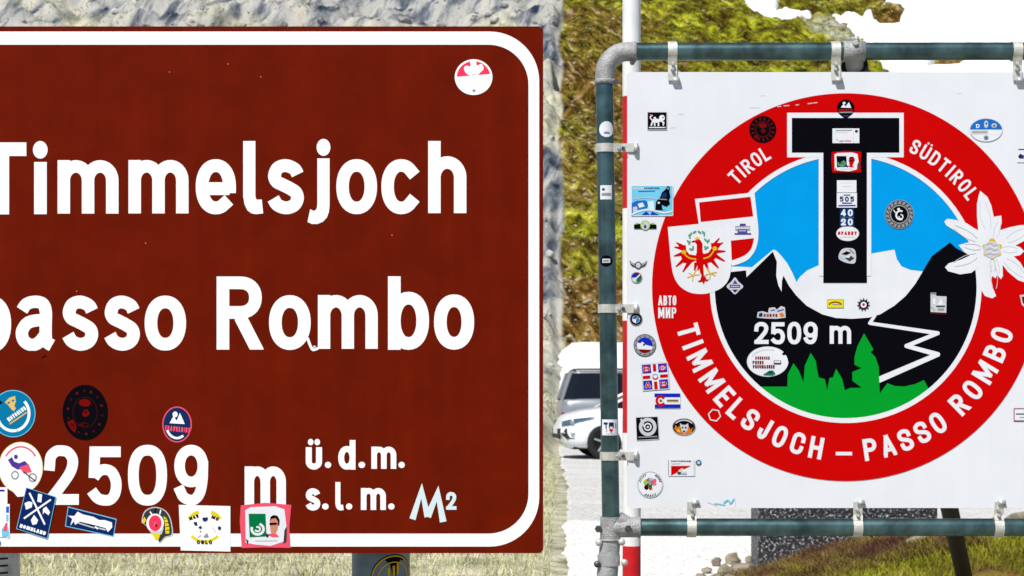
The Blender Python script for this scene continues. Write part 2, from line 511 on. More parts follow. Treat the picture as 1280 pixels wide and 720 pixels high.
# ------------------------------------------------------------------ scattered rock and grass (uncountable)
ICO = bmesh.new(); bmesh.ops.create_icosphere(ICO, subdivisions=2, radius=1.0)
ICO.verts.index_update()
ico_v = np.array([v.co[:] for v in ICO.verts]); ico_f = np.array([[v.index for v in f.verts] for f in ICO.faces])
ICO.free()
ICO = bmesh.new(); bmesh.ops.create_icosphere(ICO, subdivisions=1, radius=1.0)
ICO.verts.index_update()
ic1_v = np.array([v.co[:] for v in ICO.verts]); ic1_f = np.array([[v.index for v in f.verts] for f in ICO.faces])
ICO.free()
def tri_mesh(name, V, Fc, m, smooth=False, parent=None, kind=None):
    me = bpy.data.meshes.new(name)
    V = np.asarray(V, np.float32); Fc = np.asarray(Fc, np.int32)
    me.vertices.add(len(V)); me.vertices.foreach_set('co', V.reshape(-1))
    me.loops.add(Fc.size); me.loops.foreach_set('vertex_index', Fc.reshape(-1))
    me.polygons.add(len(Fc))
    me.polygons.foreach_set('loop_start', (np.arange(len(Fc)) * 3).astype(np.int32))
    me.polygons.foreach_set('loop_total', np.full(len(Fc), 3, np.int32))
    me.update(calc_edges=True)
    me.polygons.foreach_set('use_smooth', np.full(len(Fc), smooth))
    me.materials.append(m)
    o = link(name, me, parent)
    if kind: o['kind'] = kind
    return o
def rock_shape(sd, sub=2, flat=.7):
    r = np.random.default_rng(sd)
    bv = ico_v if sub == 2 else ic1_v
    v = bv.copy()
    for _ in range(7):       # random planar cuts give facets
        n = r.normal(size=3); n /= np.linalg.norm(n)
        k = r.uniform(.55, .85)
        dd = v @ n
        v = v - np.outer(np.clip(dd - k, 0, None), n)
    v *= 1 + .10 * r.normal(size=(len(v), 1))
    v *= np.array([r.uniform(.8, 1.3), r.uniform(.7, 1.1), flat * r.uniform(.7, 1.1)])
    return v
def scatter_rocks(name, n, pxr, dr, size, m, label, cat, seed):
    r = np.random.default_rng(seed)
    Vs, Fs = [], []
    shapes = [rock_shape(seed * 100 + k, 1) for k in range(14)]
    px = r.uniform(*pxr, n); d = r.uniform(dr[0], dr[1], n)
    x = (px - 640) / F * d
    z = H(x, d)
    s = size[0] + (size[1] - size[0]) * r.uniform(0, 1, n) ** 3
    for i in range(n):
        v = shapes[r.integers(14)]
        a = r.uniform(0, 6.28); ca, sa = math.cos(a), math.sin(a)
        vv = np.stack([v[:, 0] * ca - v[:, 1] * sa, v[:, 0] * sa + v[:, 1] * ca, v[:, 2]], 1) * s[i] + [x[i], d[i], z[i] + .1 * s[i]]
        Fs.append(ic1_f + len(Vs) * len(ic1_v)); Vs.append(vv)
    return tag(tri_mesh(name, np.concatenate(Vs), np.concatenate(Fs), m), label, cat, kind='stuff')
scree_m = mat('scree_rock', (.34, .335, .32), rough=.9, var=.75, scale=.8, bump=.5, bscale=6)
pale_m = mat('lichen_rock', (.30, .27, .19), rough=.9, var=.4, scale=1.2, bump=.5, bscale=6)
scatter_rocks('scree', 2200, (-140, 694), (50, 106), (.06, .42), scree_m, 'grey scree of broken rock on the slope behind the brown sign', 'scree', 3)
scatter_rocks('hill_stones', 2200, (704, 1125), (60, 106), (.03, .15), pale_m, 'small pale stones strewn over the olive mountain turf', 'stones', 4)

def blades(name, xs, ys, zs, hmin, hmax, wid, m, label, seed, lean=.5):
    r = np.random.default_rng(seed); n = len(xs)
    a = r.uniform(0, 6.28, n); h = r.uniform(hmin, hmax, n); l = r.normal(0, lean, (n, 2)) * h[:, None]
    wx = np.cos(a) * wid; wy = np.sin(a) * wid
    b1 = np.stack([xs - wx, ys - wy, zs - .01], 1); b2 = np.stack([xs + wx, ys + wy, zs - .01], 1)
    m1 = np.stack([xs - wx * .7 + l[:, 0] * .4, ys - wy * .7 + l[:, 1] * .4, zs + h * .6], 1)
    m2 = np.stack([xs + wx * .7 + l[:, 0] * .4, ys + wy * .7 + l[:, 1] * .4, zs + h * .6], 1)
    tp = np.stack([xs + l[:, 0], ys + l[:, 1], zs + h], 1)
    V = np.stack([b1, b2, m1, m2, tp], 1).reshape(-1, 3)
    k = np.arange(n)[:, None, None] * 5
    Fc = (np.array([[0, 1, 3], [0, 3, 2], [2, 3, 4]])[None] + k).reshape(-1, 3)
    return tag(tri_mesh(name, V, Fc, m), label, 'grass', kind='stuff')
def grass_mat(name, stops):
    m = bpy.data.materials.new(name); m.use_nodes = True
    t = m.node_tree; b = t.nodes['Principled BSDF']; b.inputs['Roughness'].default_value = .8
    b.inputs['Specular IOR Level'].default_value = .2
    tc = t.nodes.new('ShaderNodeTexCoord')
    t.links.new(ramp(t, tnoise(t, tc.outputs['Object'], 2.2, 8, rough=.75), stops), b.inputs['Base Color'])
    return m
scatter_rocks('slope_rocks', 4200, (704, 1125), (58, 80), (.025, .15), mat('tan_rock', (.30, .235, .14), rough=.9, var=.6, scale=1.5, bump=.4, bscale=8), 'tan broken rocks low on the slope above the snow bank', 'rocks', 9)
dry = grass_mat('dry_grass', [(.32, (.20, .20, .08)), (.47, (.50, .48, .27)), (.66, (.72, .69, .48))])
grn = grass_mat('alpine_grass', [(.32, (.06, .04, .006)), (.44, (.17, .17, .010)), (.56, (.26, .26, .014)), (.70, (.44, .39, .11))])
turf_g = grass_mat('mountain_tufts', [(.36, (.016, .010, .002)), (.44, (.09, .065, .005)), (.52, (.215, .23, .010)), (.64, (.36, .36, .03)), (.77, (.48, .43, .15))])
nb = 70000
ty = rng.uniform(58, 106, nb); tx = (rng.uniform(703, 1130, nb) - 640) / F * ty
bpx, bpy_ = to_px(tx, ty, H(tx, ty, False))
keep = 1 - .88 * sstep(270, 370, bpy_) - .7 * sstep(150, 215, bpy_) * sstep(275, 235, bpy_)
ok = (fbm(tx * .7, ty * .7, 3, 19) > .44) & (rng.uniform(0, 1, nb) < keep)
tx, ty = tx[ok], ty[ok]
blades('mountain_grass', tx, ty, H(tx, ty), .03, .13, .020, turf_g, 'olive tufts of mountain grass on the slope above the parked cars', 15, .8)
cream = grass_mat('cream_grass', [(.34, (.16, .16, .10)), (.5, (.40, .40, .30)), (.68, (.60, .56, .46))])
nb = 30000
ty = rng.uniform(44, 106, nb); tx = (rng.uniform(-100, 697, nb) - 640) / F * ty
ok = fbm(tx * .35 - ty * .2, ty * .3 + tx * .2, 3, 23) > .56
tx, ty = tx[ok], ty[ok]
blades('slope_grass', tx, ty, H(tx, ty), .05, .22, .03, cream, 'pale dry tufts between the rocks of the slope behind the brown sign', 16, .8)
nb = 46000
by = rng.uniform(11.5, 34, nb) ** 1.0; bx = (rng.uniform(-60, 700, nb) - 640) / F * by
ok = bx < edge_x(by) - .06
bx, by = bx[ok], by[ok]
blades('dry_verge_grass', bx, by, H(bx, by), .02, .09, .005, dry, 'pale dry grass on the verge below the brown sign', 5, .6)
# grassy mound in front of the granite block
def mound_h(x, y):
    c = np.interp(x, [1.2, 1.65, 2.1, 2.86, 4.2, 5.6, 6.4], [0, .02, .22, .42, .43, .40, 0])
    f = sstep(8.8, 11.2, y) * sstep(13.25, 12.5, y)
    return c * f + .05 * (fbm(x * 3, y * 3, 3, 81) - .4) * f
u6, d6 = np.meshgrid(np.linspace(1.1, 6.6, 150), np.linspace(8.7, 13.3, 110))
mound_m = grass_mat('mound_turf', [(.30, (.045, .022, .008)), (.44, (.13, .07, .02)), (.54, (.17, .13, .014)), (.66, (.23, .19, .02)), (.78, (.36, .30, .2))])
grid_mesh('grass_mound', u6, d6, mound_h(u6, d6) + .028, mound_m)
nb = 60000
bx = rng.uniform(1.5, 5.8, nb); by = rng.uniform(9.2, 13.0, nb)
ok = (fbm(bx * 1.6, by * 1.6, 3, 14) + .10 * (bx - 2.6) > .50) & (mound_h(bx, by) > .05)
bx, by = bx[ok], by[ok]
blades('mound_grass', bx, by, mound_h(bx, by) + .03, .02, .075, .0035, grn, 'short yellow green grass on the mound before the granite block', 6, .55)
rb = grass_mat('withered_grass', [(.3, (.05, .022, .016)), (.45, (.13, .062, .034)), (.56, (.20, .14, .035)), (.7, (.36, .24, .14))])
nb = 26000
bx = rng.uniform(1.5, 3.1, nb); by = rng.uniform(11.0, 13.05, nb)
ok = (mound_h(bx, by) > .03) & (np.abs((bx - 1.75) * .42 - (mound_h(bx, by) - .05)) < .16) & (bx < 3.0)
bx, by = bx[ok], by[ok]
blades('withered_mound_grass', bx, by, mound_h(bx, by) + .03, .02, .075, .0032, rb, 'reddish withered grass creeping up the mound at the granite block', 8, .8)

# stones lying at the left end of the mound
stone_m = mat('field_stone', (.24, .205, .15), rough=.9, var=.7, scale=5, bump=.6, bscale=25)
sr = random.Random(5)
spots = [(895, 702, .07), (906, 712, .09), (915, 698, .10), (928, 708, .12), (938, 700, .08), (945, 714, .08), (900, 720, .10), (921, 720, .09), (884, 712, .05),
         (935, 722, .10), (876, 720, .06), (957, 724, .09), (968, 718, .06), (890, 726, .08), (912, 728, .10)]
for i, (px, py, s) in enumerate(spots):
    d = F * (CZ - .05 - s * .3) / (py - HZ)
    x = (px - 640) / F * d
    s *= .8
    v = rock_shape(500 + i, 2, .75) * s
    o = tri_mesh('stone', v, ico_f, stone_m)
    o.location = (x, d, .05 + s * .25); o.rotation_euler = (0, 0, sr.uniform(0, 6))
    tag(o, 'brown grey field stone in the low heap left of the granite block', 'stone', 'stones heaped at the end of the mound')
v = rock_shape(640, 2, .7) * .24
o = tri_mesh('boulder', v, ico_f, stone_m); o.location = PX(1284, 668, 13.6)[:2] + (.30,)
tag(o, 'rounded grey brown boulder beyond the mound to the right of the dark strut', 'boulder')
v = rock_shape(641, 2, .6) * .11
o = tri_mesh('stone', v, ico_f, pale_m); x = 2.72; o.location = (x, 11.7, float(mound_h(np.array(x), np.array(11.7))) + .05)
tag(o, 'single pale stone lying in the grass of the mound', 'stone')

# granite block
def granite():
    m = bpy.data.materials.new('speckled_granite'); m.use_nodes = True
    t = m.node_tree; b = t.nodes['Principled BSDF']; b.inputs['Roughness'].default_value = .55
    tc = t.nodes.new('ShaderNodeTexCoord'); v = tc.outputs['Object']
    c = ramp(t, tnoise(t, v, 42, 2, rough=.8), [(.42, (.008, .008, .010)), (.54, (.03, .03, .034)), (.60, (.22, .22, .24)), (.68, (.55, .55, .58))])
    t.links.new(c, b.inputs['Base Color'])
    bp = t.nodes.new('ShaderNodeBump'); bp.inputs['Strength'].default_value = .4; bp.inputs['Distance'].default_value = .01
    t.links.new(tnoise(t, v, 60, 4), bp.inputs['Height']); t.links.new(bp.outputs[0], b.inputs['Normal'])
    return m
mb = MB(); mb.box((2.565, 13.62, .44), (1.37, .42, .9), granite(), bev=.012)
gb = mb.build('granite_block', org=(2.565, 13.72, 0)); gb.location = (2.565, 13.72, 0)
tag(gb, 'dark speckled granite block standing behind the grassy mound', 'stone block')

# ------------------------------------------------------------------ flat print on a sign face
class Face:
    """maps photo pixels to a vertical plane at distance d"""
    def __init__(s, d): s.d = d
    def p(s, px, py, off): return ((px - 640) / F * s.d, s.d - off, CZ + (HZ - py) / F * s.d)
    def m(s, n): return n / F * s.d

def catmull(pts, n=7, closed=False):
    out = []; N = len(pts)
    rngi = range(N if closed else N - 1)
    for i in rngi:
        p0 = pts[(i - 1) % N] if (closed or i > 0) else pts[i]
        p1 = pts[i]; p2 = pts[(i + 1) % N]
        p3 = pts[(i + 2) % N] if (closed or i + 2 < N) else p2
        for k in range(n):
            t = k / n
            out.append(tuple(.5 * ((2 * p1[j]) + (-p0[j] + p2[j]) * t + (2 * p0[j] - 5 * p1[j] + 4 * p2[j] - p3[j]) * t * t + (-p0[j] + 3 * p1[j] - 3 * p2[j] + p3[j]) * t ** 3) for j in (0, 1)))
    if not closed: out.append(tuple(pts[-1]))
    return out
def arc(cx, cy, rx, ry, a0, a1, n=18, e=1.0):
    o = []
    for i in range(n + 1):
        a = R(a0 + (a1 - a0) * i / n); c, s = math.cos(a), math.sin(a)
        o.append((cx + rx * math.copysign(abs(c) ** e, c), cy + ry * math.copysign(abs(s) ** e, s)))
    return o
def ell(cx, cy, rx, ry, n=40, rot=0.0, e=1.0):
    o = []
    for i in range(n):
        a = 2 * math.pi * i / n; c, s = math.cos(a), math.sin(a)
        x = rx * math.copysign(abs(c) ** e, c); y = ry * math.copysign(abs(s) ** e, s)
        o.append((cx + x * math.cos(rot) - y * math.sin(rot), cy + x * math.sin(rot) + y * math.cos(rot)))
    return o
def rect(x0, y0, x1, y1): return [(x0, y0), (x1, y0), (x1, y1), (x0, y1)]
def rrect(x0, y0, x1, y1, r, n=10):
    o = []
    for cx, cy, a in ((x1 - r, y0 + r, -90), (x1 - r, y1 - r, 0), (x0 + r, y1 - r, 90), (x0 + r, y0 + r, 180)):
        o += [(cx + r * math.cos(R(a + 90 * i / n)), cy + r * math.sin(R(a + 90 * i / n))) for i in range(n + 1)]
    return o

def ribbon(pts, t, closed=False, cap=0.5, taper=None):
    """quads along a polyline of width t"""
    P = [np.array(p, float) for p in pts]
    Q = [P[0]]
    for p in P[1:]:
        if np.hypot(*(p - Q[-1])) > 1e-6: Q.append(p)
    P = Q
    if closed and np.hypot(*(P[0] - P[-1])) < 1e-6: P.pop()
    n = len(P)
    if n < 2: return []
    if not closed and cap:
        d = P[0] - P[1]; P[0] = P[0] + d / np.hypot(*d) * t * cap
        d = P[-1] - P[-2]; P[-1] = P[-1] + d / np.hypot(*d) * t * cap
    L, Rr = [], []
    for i in range(n):
        a = P[(i - 1) % n] if (closed or i > 0) else None
        c = P[(i + 1) % n] if (closed or i < n - 1) else None
        d1 = (P[i] - a) if a is not None else None
        d2 = (c - P[i]) if c is not None else None
        if d1 is None: d1 = d2
        if d2 is None: d2 = d1
        d1 = d1 / np.hypot(*d1); d2 = d2 / np.hypot(*d2)
        n1 = np.array((-d1[1], d1[0])); n2 = np.array((-d2[1], d2[0]))
        mm = n1 + n2; ln = np.hypot(*mm)
        mm = n1 if ln < 1e-6 else mm / ln
        k = 1 / max(.42, float(mm @ n1))
        hw = t / 2 * (1 if taper is None else taper[0] + (taper[1] - taper[0]) * i / max(1, n - 1))
        L.append(P[i] + mm * hw * k); Rr.append(P[i] - mm * hw * k)
    q = []
    for i in range(n if closed else n - 1):
        j = (i + 1) % n
        q.append([tuple(L[i]), tuple(L[j]), tuple(Rr[j]), tuple(Rr[i])])
    return q
def clip_box(poly, x0, y0, x1, y1):
    def cl(pts, ins, inter):
        o = []
        for i in range(len(pts)):
            a, b = pts[i - 1], pts[i]
            if ins(b):
                if not ins(a): o.append(inter(a, b))
                o.append(b)
            elif ins(a): o.append(inter(a, b))
        return o
    def ix(x): return lambda a, b: (x, a[1] + (b[1] - a[1]) * (x - a[0]) / (b[0] - a[0]))
    def iy(y): return lambda a, b: (a[0] + (b[0] - a[0]) * (y - a[1]) / (b[1] - a[1]), y)
    for ins, inter in ((lambda p: p[0] >= x0, ix(x0)), (lambda p: p[0] <= x1, ix(x1)), (lambda p: p[1] >= y0, iy(y0)), (lambda p: p[1] <= y1, iy(y1))):
        if poly: poly = cl(poly, ins, inter)
    return poly

STEP = 0.00004
class Print:
    """flat coloured shapes stuck on a Face, each a hair proud of the one before"""
    def __init__(s, face, off): s.fc, s.off, s.mb = face, off, MB()
    def _tri(s, loops, m):
        lv = [[Vector((x, y, 0)) for x, y in lp] for lp in loops]
        tris = tessellate_polygon(lv)
        flat = [p for lp in loops for p in lp]
        vs = [s.fc.p(x, y, s.off) for x, y in flat]
        fs = []
        for a, b, c in tris:
            pa, pb, pc = flat[a], flat[b], flat[c]
            cr = (pb[0] - pa[0]) * (pc[1] - pa[1]) - (pb[1] - pa[1]) * (pc[0] - pa[0])
            fs.append((a, c, b) if cr > 0 else (a, b, c))     # photo rows run down: face the viewer
        s.mb.mesh(vs, fs, m)
    def poly(s, pts, c, holes=()):
        s.off += STEP
        s._tri([list(pts)] + [list(h) for h in holes], ink(c) if isinstance(c, str) else c); return s
    def ell(s, cx, cy, rx, ry, c, rot=0.0): return s.poly(ell(cx, cy, rx, ry, 36, rot), c)
    def ring(s, cx, cy, rx, ry, t, c): return s.poly(ell(cx, cy, rx, ry, 48), c, [ell(cx, cy, rx - t, ry - t, 48)])
    def quads(s, qs, c, T=None):
        s.off += STEP; m = ink(c) if isinstance(c, str) else c
        for qi, q in enumerate(qs):
            if T: q = [T(*p) for p in q]
            if len(q) < 3: continue
            ar = sum(q[i - 1][0] * q[i][1] - q[i][0] * q[i - 1][1] for i in range(len(q)))
            if ar > 0: q = q[::-1]
            s.mb.face([s.fc.p(x, y, s.off + (qi % 7) * 4e-6) for x, y in q], m)
        return s
    def stroke(s, pts, t, c, closed=False, cap=.5, T=None, taper=None): return s.quads(ribbon(pts, t, closed, cap, taper), c, T)
    def glyph(s, ch, x0, y0, x1, y1, t, c, T=None):
        for st in glyph(ch):
            if st[0] == 'dot':
                _, gx, gy, rx, ry = st
                W, Hh = x1 - x0, y1 - y0
                pts = ell(x0 + gx * W, y1 - gy * Hh, rx * W, ry * Hh, 24)
                if T: pts = [T(*p) for p in pts]
                s.poly(pts, c); continue
            if st[0] == 'poly':
                pts = [(x0 + gx * (x1 - x0), y1 - gy * (y1 - y0)) for gx, gy in st[1]]
                s.poly([T(*p) for p in pts] if T else pts, c); continue
            closed = st[0] == 'c'; cp_ = 0 if st[0] == 'n' else .5
            pts = [(x0 + t / 2 + gx * (x1 - x0 - t), y1 - t / 2 - gy * (y1 - y0 - t)) for gx, gy in st[1]]
            qs = [clip_box(q, x0, y0, x1, y1) for q in ribbon(pts, t, closed, cp_)]
            s.quads(qs, c, T)
        return s
    def text(s, string, cx, cy, wid, hgt, t, c, rot=0.0, gap=.22):
        """small capitals in a box centred at cx, cy"""
        ws = [GW.get(ch, .62) for ch in string]
        tot = sum(ws) + gap * (len(ws) - 1); k = wid / tot; x = -wid / 2
        ca, sa = math.cos(rot), math.sin(rot)
        T = lambda a, b: (cx + a * ca - b * sa, cy + a * sa + b * ca)
        for ch, wd in zip(string, ws):
            if ch != ' ': s.glyph(ch, x, -hgt / 2, x + wd * k, hgt / 2, t, c, T)
            x += (wd + gap) * k
        return s
    def arctext(s, string, C, r, a0, a1, h, t, c, inward=False, wk=.62):
        """letters with centres spread from angle a0 to a1 (degrees clockwise from straight up)"""
        ws = [GW.get(ch, .62) for ch in string]
        pos = [0.0]
        for i in range(1, len(ws)): pos.append(pos[-1] + (ws[i - 1] + ws[i]) / 2 + .2)
        res = []
        for ch, wd, p in zip(string, ws, pos):
            a = R(a0 + (a1 - a0) * (p / pos[-1] if pos[-1] else 0))
            res.append((ch, wd * h * wk / .62, a))
        for ch, wd, a in res:
            s.arcglyph(ch, wd, a, C, r, h, t, c, inward)
        return s
    def arcglyph(s, ch, wd, a, C, r, h, t, c, inward):
        ca, sa = math.cos(a), math.sin(a)
        ctr = (C[0] + r * sa, C[1] - r * ca)
        if inward: T = lambda x, y: (ctr[0] - x * ca + y * sa, ctr[1] - x * sa - y * ca)
        else: T = lambda x, y: (ctr[0] + x * ca - y * sa, ctr[1] + x * sa + y * ca)
        s.glyph(ch, -wd / 2, -h / 2, wd / 2, h / 2, t, c, T)
    def build(s, name, parent, label=None):
        return s.mb.build(name, parent, label=label)

GW = {'I': .2, 'M': .82, 'W': .9, 'T': .58, 'L': .52, 'J': .46, '-': .5, '–': .9, ' ': .35, 'E': .54, '1': .3, 'm': .85, '.': .16}
XH = 0.745
_G = {}
def glyph(ch):
    if ch in _G: return _G[ch]
    S, C = 's', 'c'
    sp = lambda *p: (S, catmull(list(p), 8))
    ln = lambda *p: (S, list(p))
    E = .92
    g = {
        'o': [(C, arc(.5, .5, .5, .5, 0, 360, 40, E)[:-1])],
        'O': [(C, arc(.5, .5, .5, .5, 0, 360, 44, .8)[:-1])],
        '0': [(C, arc(.5, .5, .5, .5, 0, 360, 44, .84)[:-1])],
        'c': [(S, arc(.5, .5, .5, .5, 47, 313, 30, E))],
        'C': [(S, [(1, .70)] + arc(.5, .70, .5, .30, 20, 180, 14, .85) + arc(.5, .30, .5, .30, 180, 340, 14, .85) + [(1, .30)])],
        'e': [('n', [(.06, .455), (1.0, .455)]), (S, [(1, .5)] + arc(.5, .5, .5, .5, 4, 306, 34, E))],
        's': [('n', catmull([(.97, .79), (.84, .92), (.5, 1), (.18, .94), (.05, .76), (.14, .62), (.38, .545), (.66, .46), (.90, .36), (.96, .21), (.82, .06), (.5, 0), (.17, .07), (.0, .22)], 8))],
        'S': [sp((1, .74), (.92, .92), (.5, 1), (.1, .93), (.0, .76), (.12, .62), (.45, .52), (.85, .40), (1, .24), (.9, .07), (.5, 0), (.1, .07), (0, .27))],
        'm': [ln((0, 0), (0, 1)), ('n', arc(.25, .66, .25, .34, 172, 0, 14) + [(.5, -.4)]), ('n', arc(.75, .66, .25, .34, 172, 0, 14) + [(1, -.4)])],
        'n': [ln((0, 0), (0, 1)), (S, arc(.5, .66, .5, .34, 165, 0, 14) + [(1, 0)])],
        'h': [ln((0, 0), (0, 1)), ('n', arc(.5, XH - .25, .5, .25, 172, 0, 14) + [(1, -.4)])],
        'b': [ln((0, 0), (0, 1)), (C, arc(.5, XH / 2, .5, XH / 2, 0, 360, 36, E)[:-1])],
        'd': [ln((1, 0), (1, 1)), (C, arc(.5, XH / 2, .5, XH / 2, 0, 360, 36, E)[:-1])],
        'p': [ln((0, 0), (0, 1)), (C, arc(.5, 1 - XH / 2, .5, XH / 2, 0, 360, 36, E)[:-1])],
        'q': [ln((1, 0), (1, 1)), (C, arc(.5, 1 - XH / 2, .5, XH / 2, 0, 360, 36, E)[:-1])],
        'a': [('n', catmull([(.03, .80), (.20, .95), (.5, 1), (.76, .95), (.86, .78), (.86, .5), (.86, .22), (.90, .06), (1.08, -.02)], 7)),
              ('n', catmull([(.86, .56), (.55, .565), (.22, .50), (.03, .30), (.10, .09), (.36, -.01), (.62, .05), (.86, .24)], 7))],
        'u': [(S, [(0, 1)] + arc(.5, .3, .5, .3, 180, 360, 14) + [(1, 1)])],
        'i': [ln((0, 0), (0, 1))],
        'l': [('poly', [(0, 1), (.61, 1), (.61, .25), (.64, .21), (.70, .198), (.93, .20), (1, .01), (.62, 0), (.42, .01), (.22, .05), (.07, .13), (0, .24)])],
        'j': [('poly', [(1, 1), (.445, 1), (.445, .30), (.42, .24), (.36, .21), (.28, .20), (.12, .225), (0, .03), (.2, 0), (.45, .0), (.7, .035), (.88, .10), (.97, .185), (1, .28)])],
        'T': [ln((0, 1), (1, 1)), ln((.5, 0), (.5, 1))],
        'I': [ln((.5, 0), (.5, 1))],
        'L': [ln((0, 1), (0, 0), (1, 0))],
        'E': [ln((1, 1), (0, 1), (0, 0), (1, 0)), ln((0, .52), (.85, .52))],
        'F': [ln((1, 1), (0, 1), (0, 0)), ln((0, .5), (.85, .5))],
        'H': [ln((0, 0), (0, 1)), ln((1, 0), (1, 1)), ln((0, .5), (1, .5))],
        'M': [ln((0, 0), (0, 1)), ln((1, 0), (1, 1)), ln((.06, 1.0), (.5, .18)), ln((.94, 1.0), (.5, .18))],
        'N': [ln((0, 0), (0, 1)), ln((1, 0), (1, 1)), ln((.02, 1), (.98, 0))],
        'И': [ln((0, 0), (0, 1)), ln((1, 0), (1, 1)), ln((.02, 0), (.98, 1))],
        'A': [ln((-.05, -.06), (.5, 1.04)), ln((1.05, -.06), (.5, 1.04)), ln((.22, .27), (.78, .27))],
        'V': [ln((0, 1), (.5, -.04)), ln((1, 1), (.5, -.04))],
        'K': [ln((0, 0), (0, 1)), ln((0, .4), (1, 1)), ln((.3, .6), (1, 0))],
        'X': [ln((0, 0), (1, 1)), ln((0, 1), (1, 0))],
        'Z': [ln((0, 1), (1, 1), (0, 0), (1, 0))],
        'W': [ln((0, 1), (.25, 0), (.5, .8), (.75, 0), (1, 1))],
        'Y': [ln((0, 1), (.5, .45), (1, 1)), ln((.5, .45), (.5, 0))],
        'J': [(S, [(1, 1)] + arc(.5, .27, .5, .27, 360, 180, 14) + [(0, .34)])],
        'U': [(S, [(0, 1)] + arc(.5, .27, .5, .27, 180, 360, 16) + [(1, 1)])],
        'D': [ln((0, 0), (0, 1)), (S, [(0, 1), (.4, 1)] + arc(.45, .68, .55, .32, 88, 0, 10) + arc(.45, .32, .55, .32, 0, -88, 10) + [(.4, 0), (0, 0)])],
        'P': [ln((0, 0), (0, 1)), (S, [(0, 1), (.5, 1)] + arc(.55, .74, .45, .26, 85, -85, 14) + [(.5, .48), (0, .48)])],
        'R': [ln((0, 0), (0, 1)), (S, [(0, 1), (.45, 1)] + arc(.5, .755, .45, .245, 85, -85, 14, .9) + [(.45, .51), (0, .51)]), ('n', [(.50, .44), (1.08, -.20)])],
        'B': [ln((0, 0), (0, 1)), (S, [(0, 1), (.5, 1)] + arc(.5, .765, .43, .235, 85, -85, 12) + [(.5, .53), (0, .53)]), (S, [(.3, .53)] + arc(.52, .265, .48, .265, 85, -85, 14) + [(.5, 0), (0, 0)])],
        'G': [(S, arc(.5, .5, .5, .5, 50, 350, 26, .85) + [(1, .45), (.6, .45)])],
        '2': [(S, catmull([(.02, .70), (.07, .88), (.28, .985), (.5, 1), (.76, .97), (.95, .84), (.95, .68), (.80, .50), (.40, .22), (.05, .0)], 8)), ln((.04, 0), (1, 0))],
        '5': [ln((.95, 1), (.10, 1)), ('n', [(.10, 1.05), (.06, .46)]), ('n', catmull([(.06, .47), (.24, .585), (.5, .635), (.8, .58), (.98, .38), (.94, .15), (.75, .02), (.48, 0), (.2, .05), (-.04, .20)], 8))],
        '9': [(C, arc(.5, .68, .48, .32, 0, 360, 34, .95)[:-1]), (S, catmull([(.98, .68), (.96, .40), (.86, .15), (.66, .015), (.42, 0), (.18, .06), (.06, .17)], 8))],
        '4': [ln((.75, 0), (.75, 1)), ln((.7, 1), (0, .25), (1, .25))],
        '3': [sp((.0, .86), (.4, 1), (.9, .85), (.8, .6), (.4, .52), (.95, .4), (.95, .1), (.45, 0), (0, .14))],
        '7': [ln((0, 1), (1, 1), (.35, 0))],
        '1': [ln((.5, 0), (.5, 1))],
        '-': [ln((0, .5), (1, .5))], '–': [ln((0, .46), (1, .46))],
        '.': [('dot', .5, .06, .5, .06)],
    }
    g['Ü'] = g['U'] + [('dot', .28, 1.14, .13, .07), ('dot', .72, 1.14, .13, .07)]
    _G.update(g)
    return _G[ch]

def letters(face, panel, off, string, boxes, t, color='bright'):
    for ch, bx in zip(string, boxes):
        p = Print(face, off)
        p.glyph(ch, bx[0], bx[1], bx[2], bx[3], bx[4] if len(bx) > 4 else t, color)
        for d in bx[5:]:
            p.ell(d[0], d[1], d[2], d[3], color)
        p.build('letter', panel)

# ------------------------------------------------------------------ plates
def plate(face, loop, thick, m_front, m_side, name, parent, off=0.0, m_back=None):
    mb = MB(); n = len(loop)
    lv = [[Vector((x, y, 0)) for x, y in loop]]
    tr = tessellate_polygon(lv)
    fr = [face.p(x, y, off) for x, y in loop]; bk = [face.p(x, y, off - thick) for x, y in loop]
    fs = []
    for a, b, c in tr:
        cr = (loop[b][0] - loop[a][0]) * (loop[c][1] - loop[a][1]) - (loop[b][1] - loop[a][1]) * (loop[c][0] - loop[a][0])
        fs.append((a, c, b) if cr > 0 else (a, b, c))
    mb.mesh(fr, fs, m_front)
    mb.mesh(bk, [f[::-1] for f in fs], m_back or m_side)
    mb.mesh(fr + bk, [(i, (i + 1) % n, n + (i + 1) % n, n + i) for i in range(n)], m_side)
    return mb.build(name, parent)

GALV = mat('galvanised_steel', (.50, .51, .52), rough=.5, metal=.55, var=.22, scale=30, bump=.15, bscale=80)
POST = mat('painted_post', (.11, .15, .18), rough=.42, metal=.35, var=.35, scale=14, spec=.6)
BROWN = mat('brown_sheeting', (.128, .0078, .0012), rough=.45, var=.11, scale=12, spec=.03, streak=.07)
ALU = mat('bare_aluminium', (.55, .55, .55), rough=.45, metal=.7, var=.1)

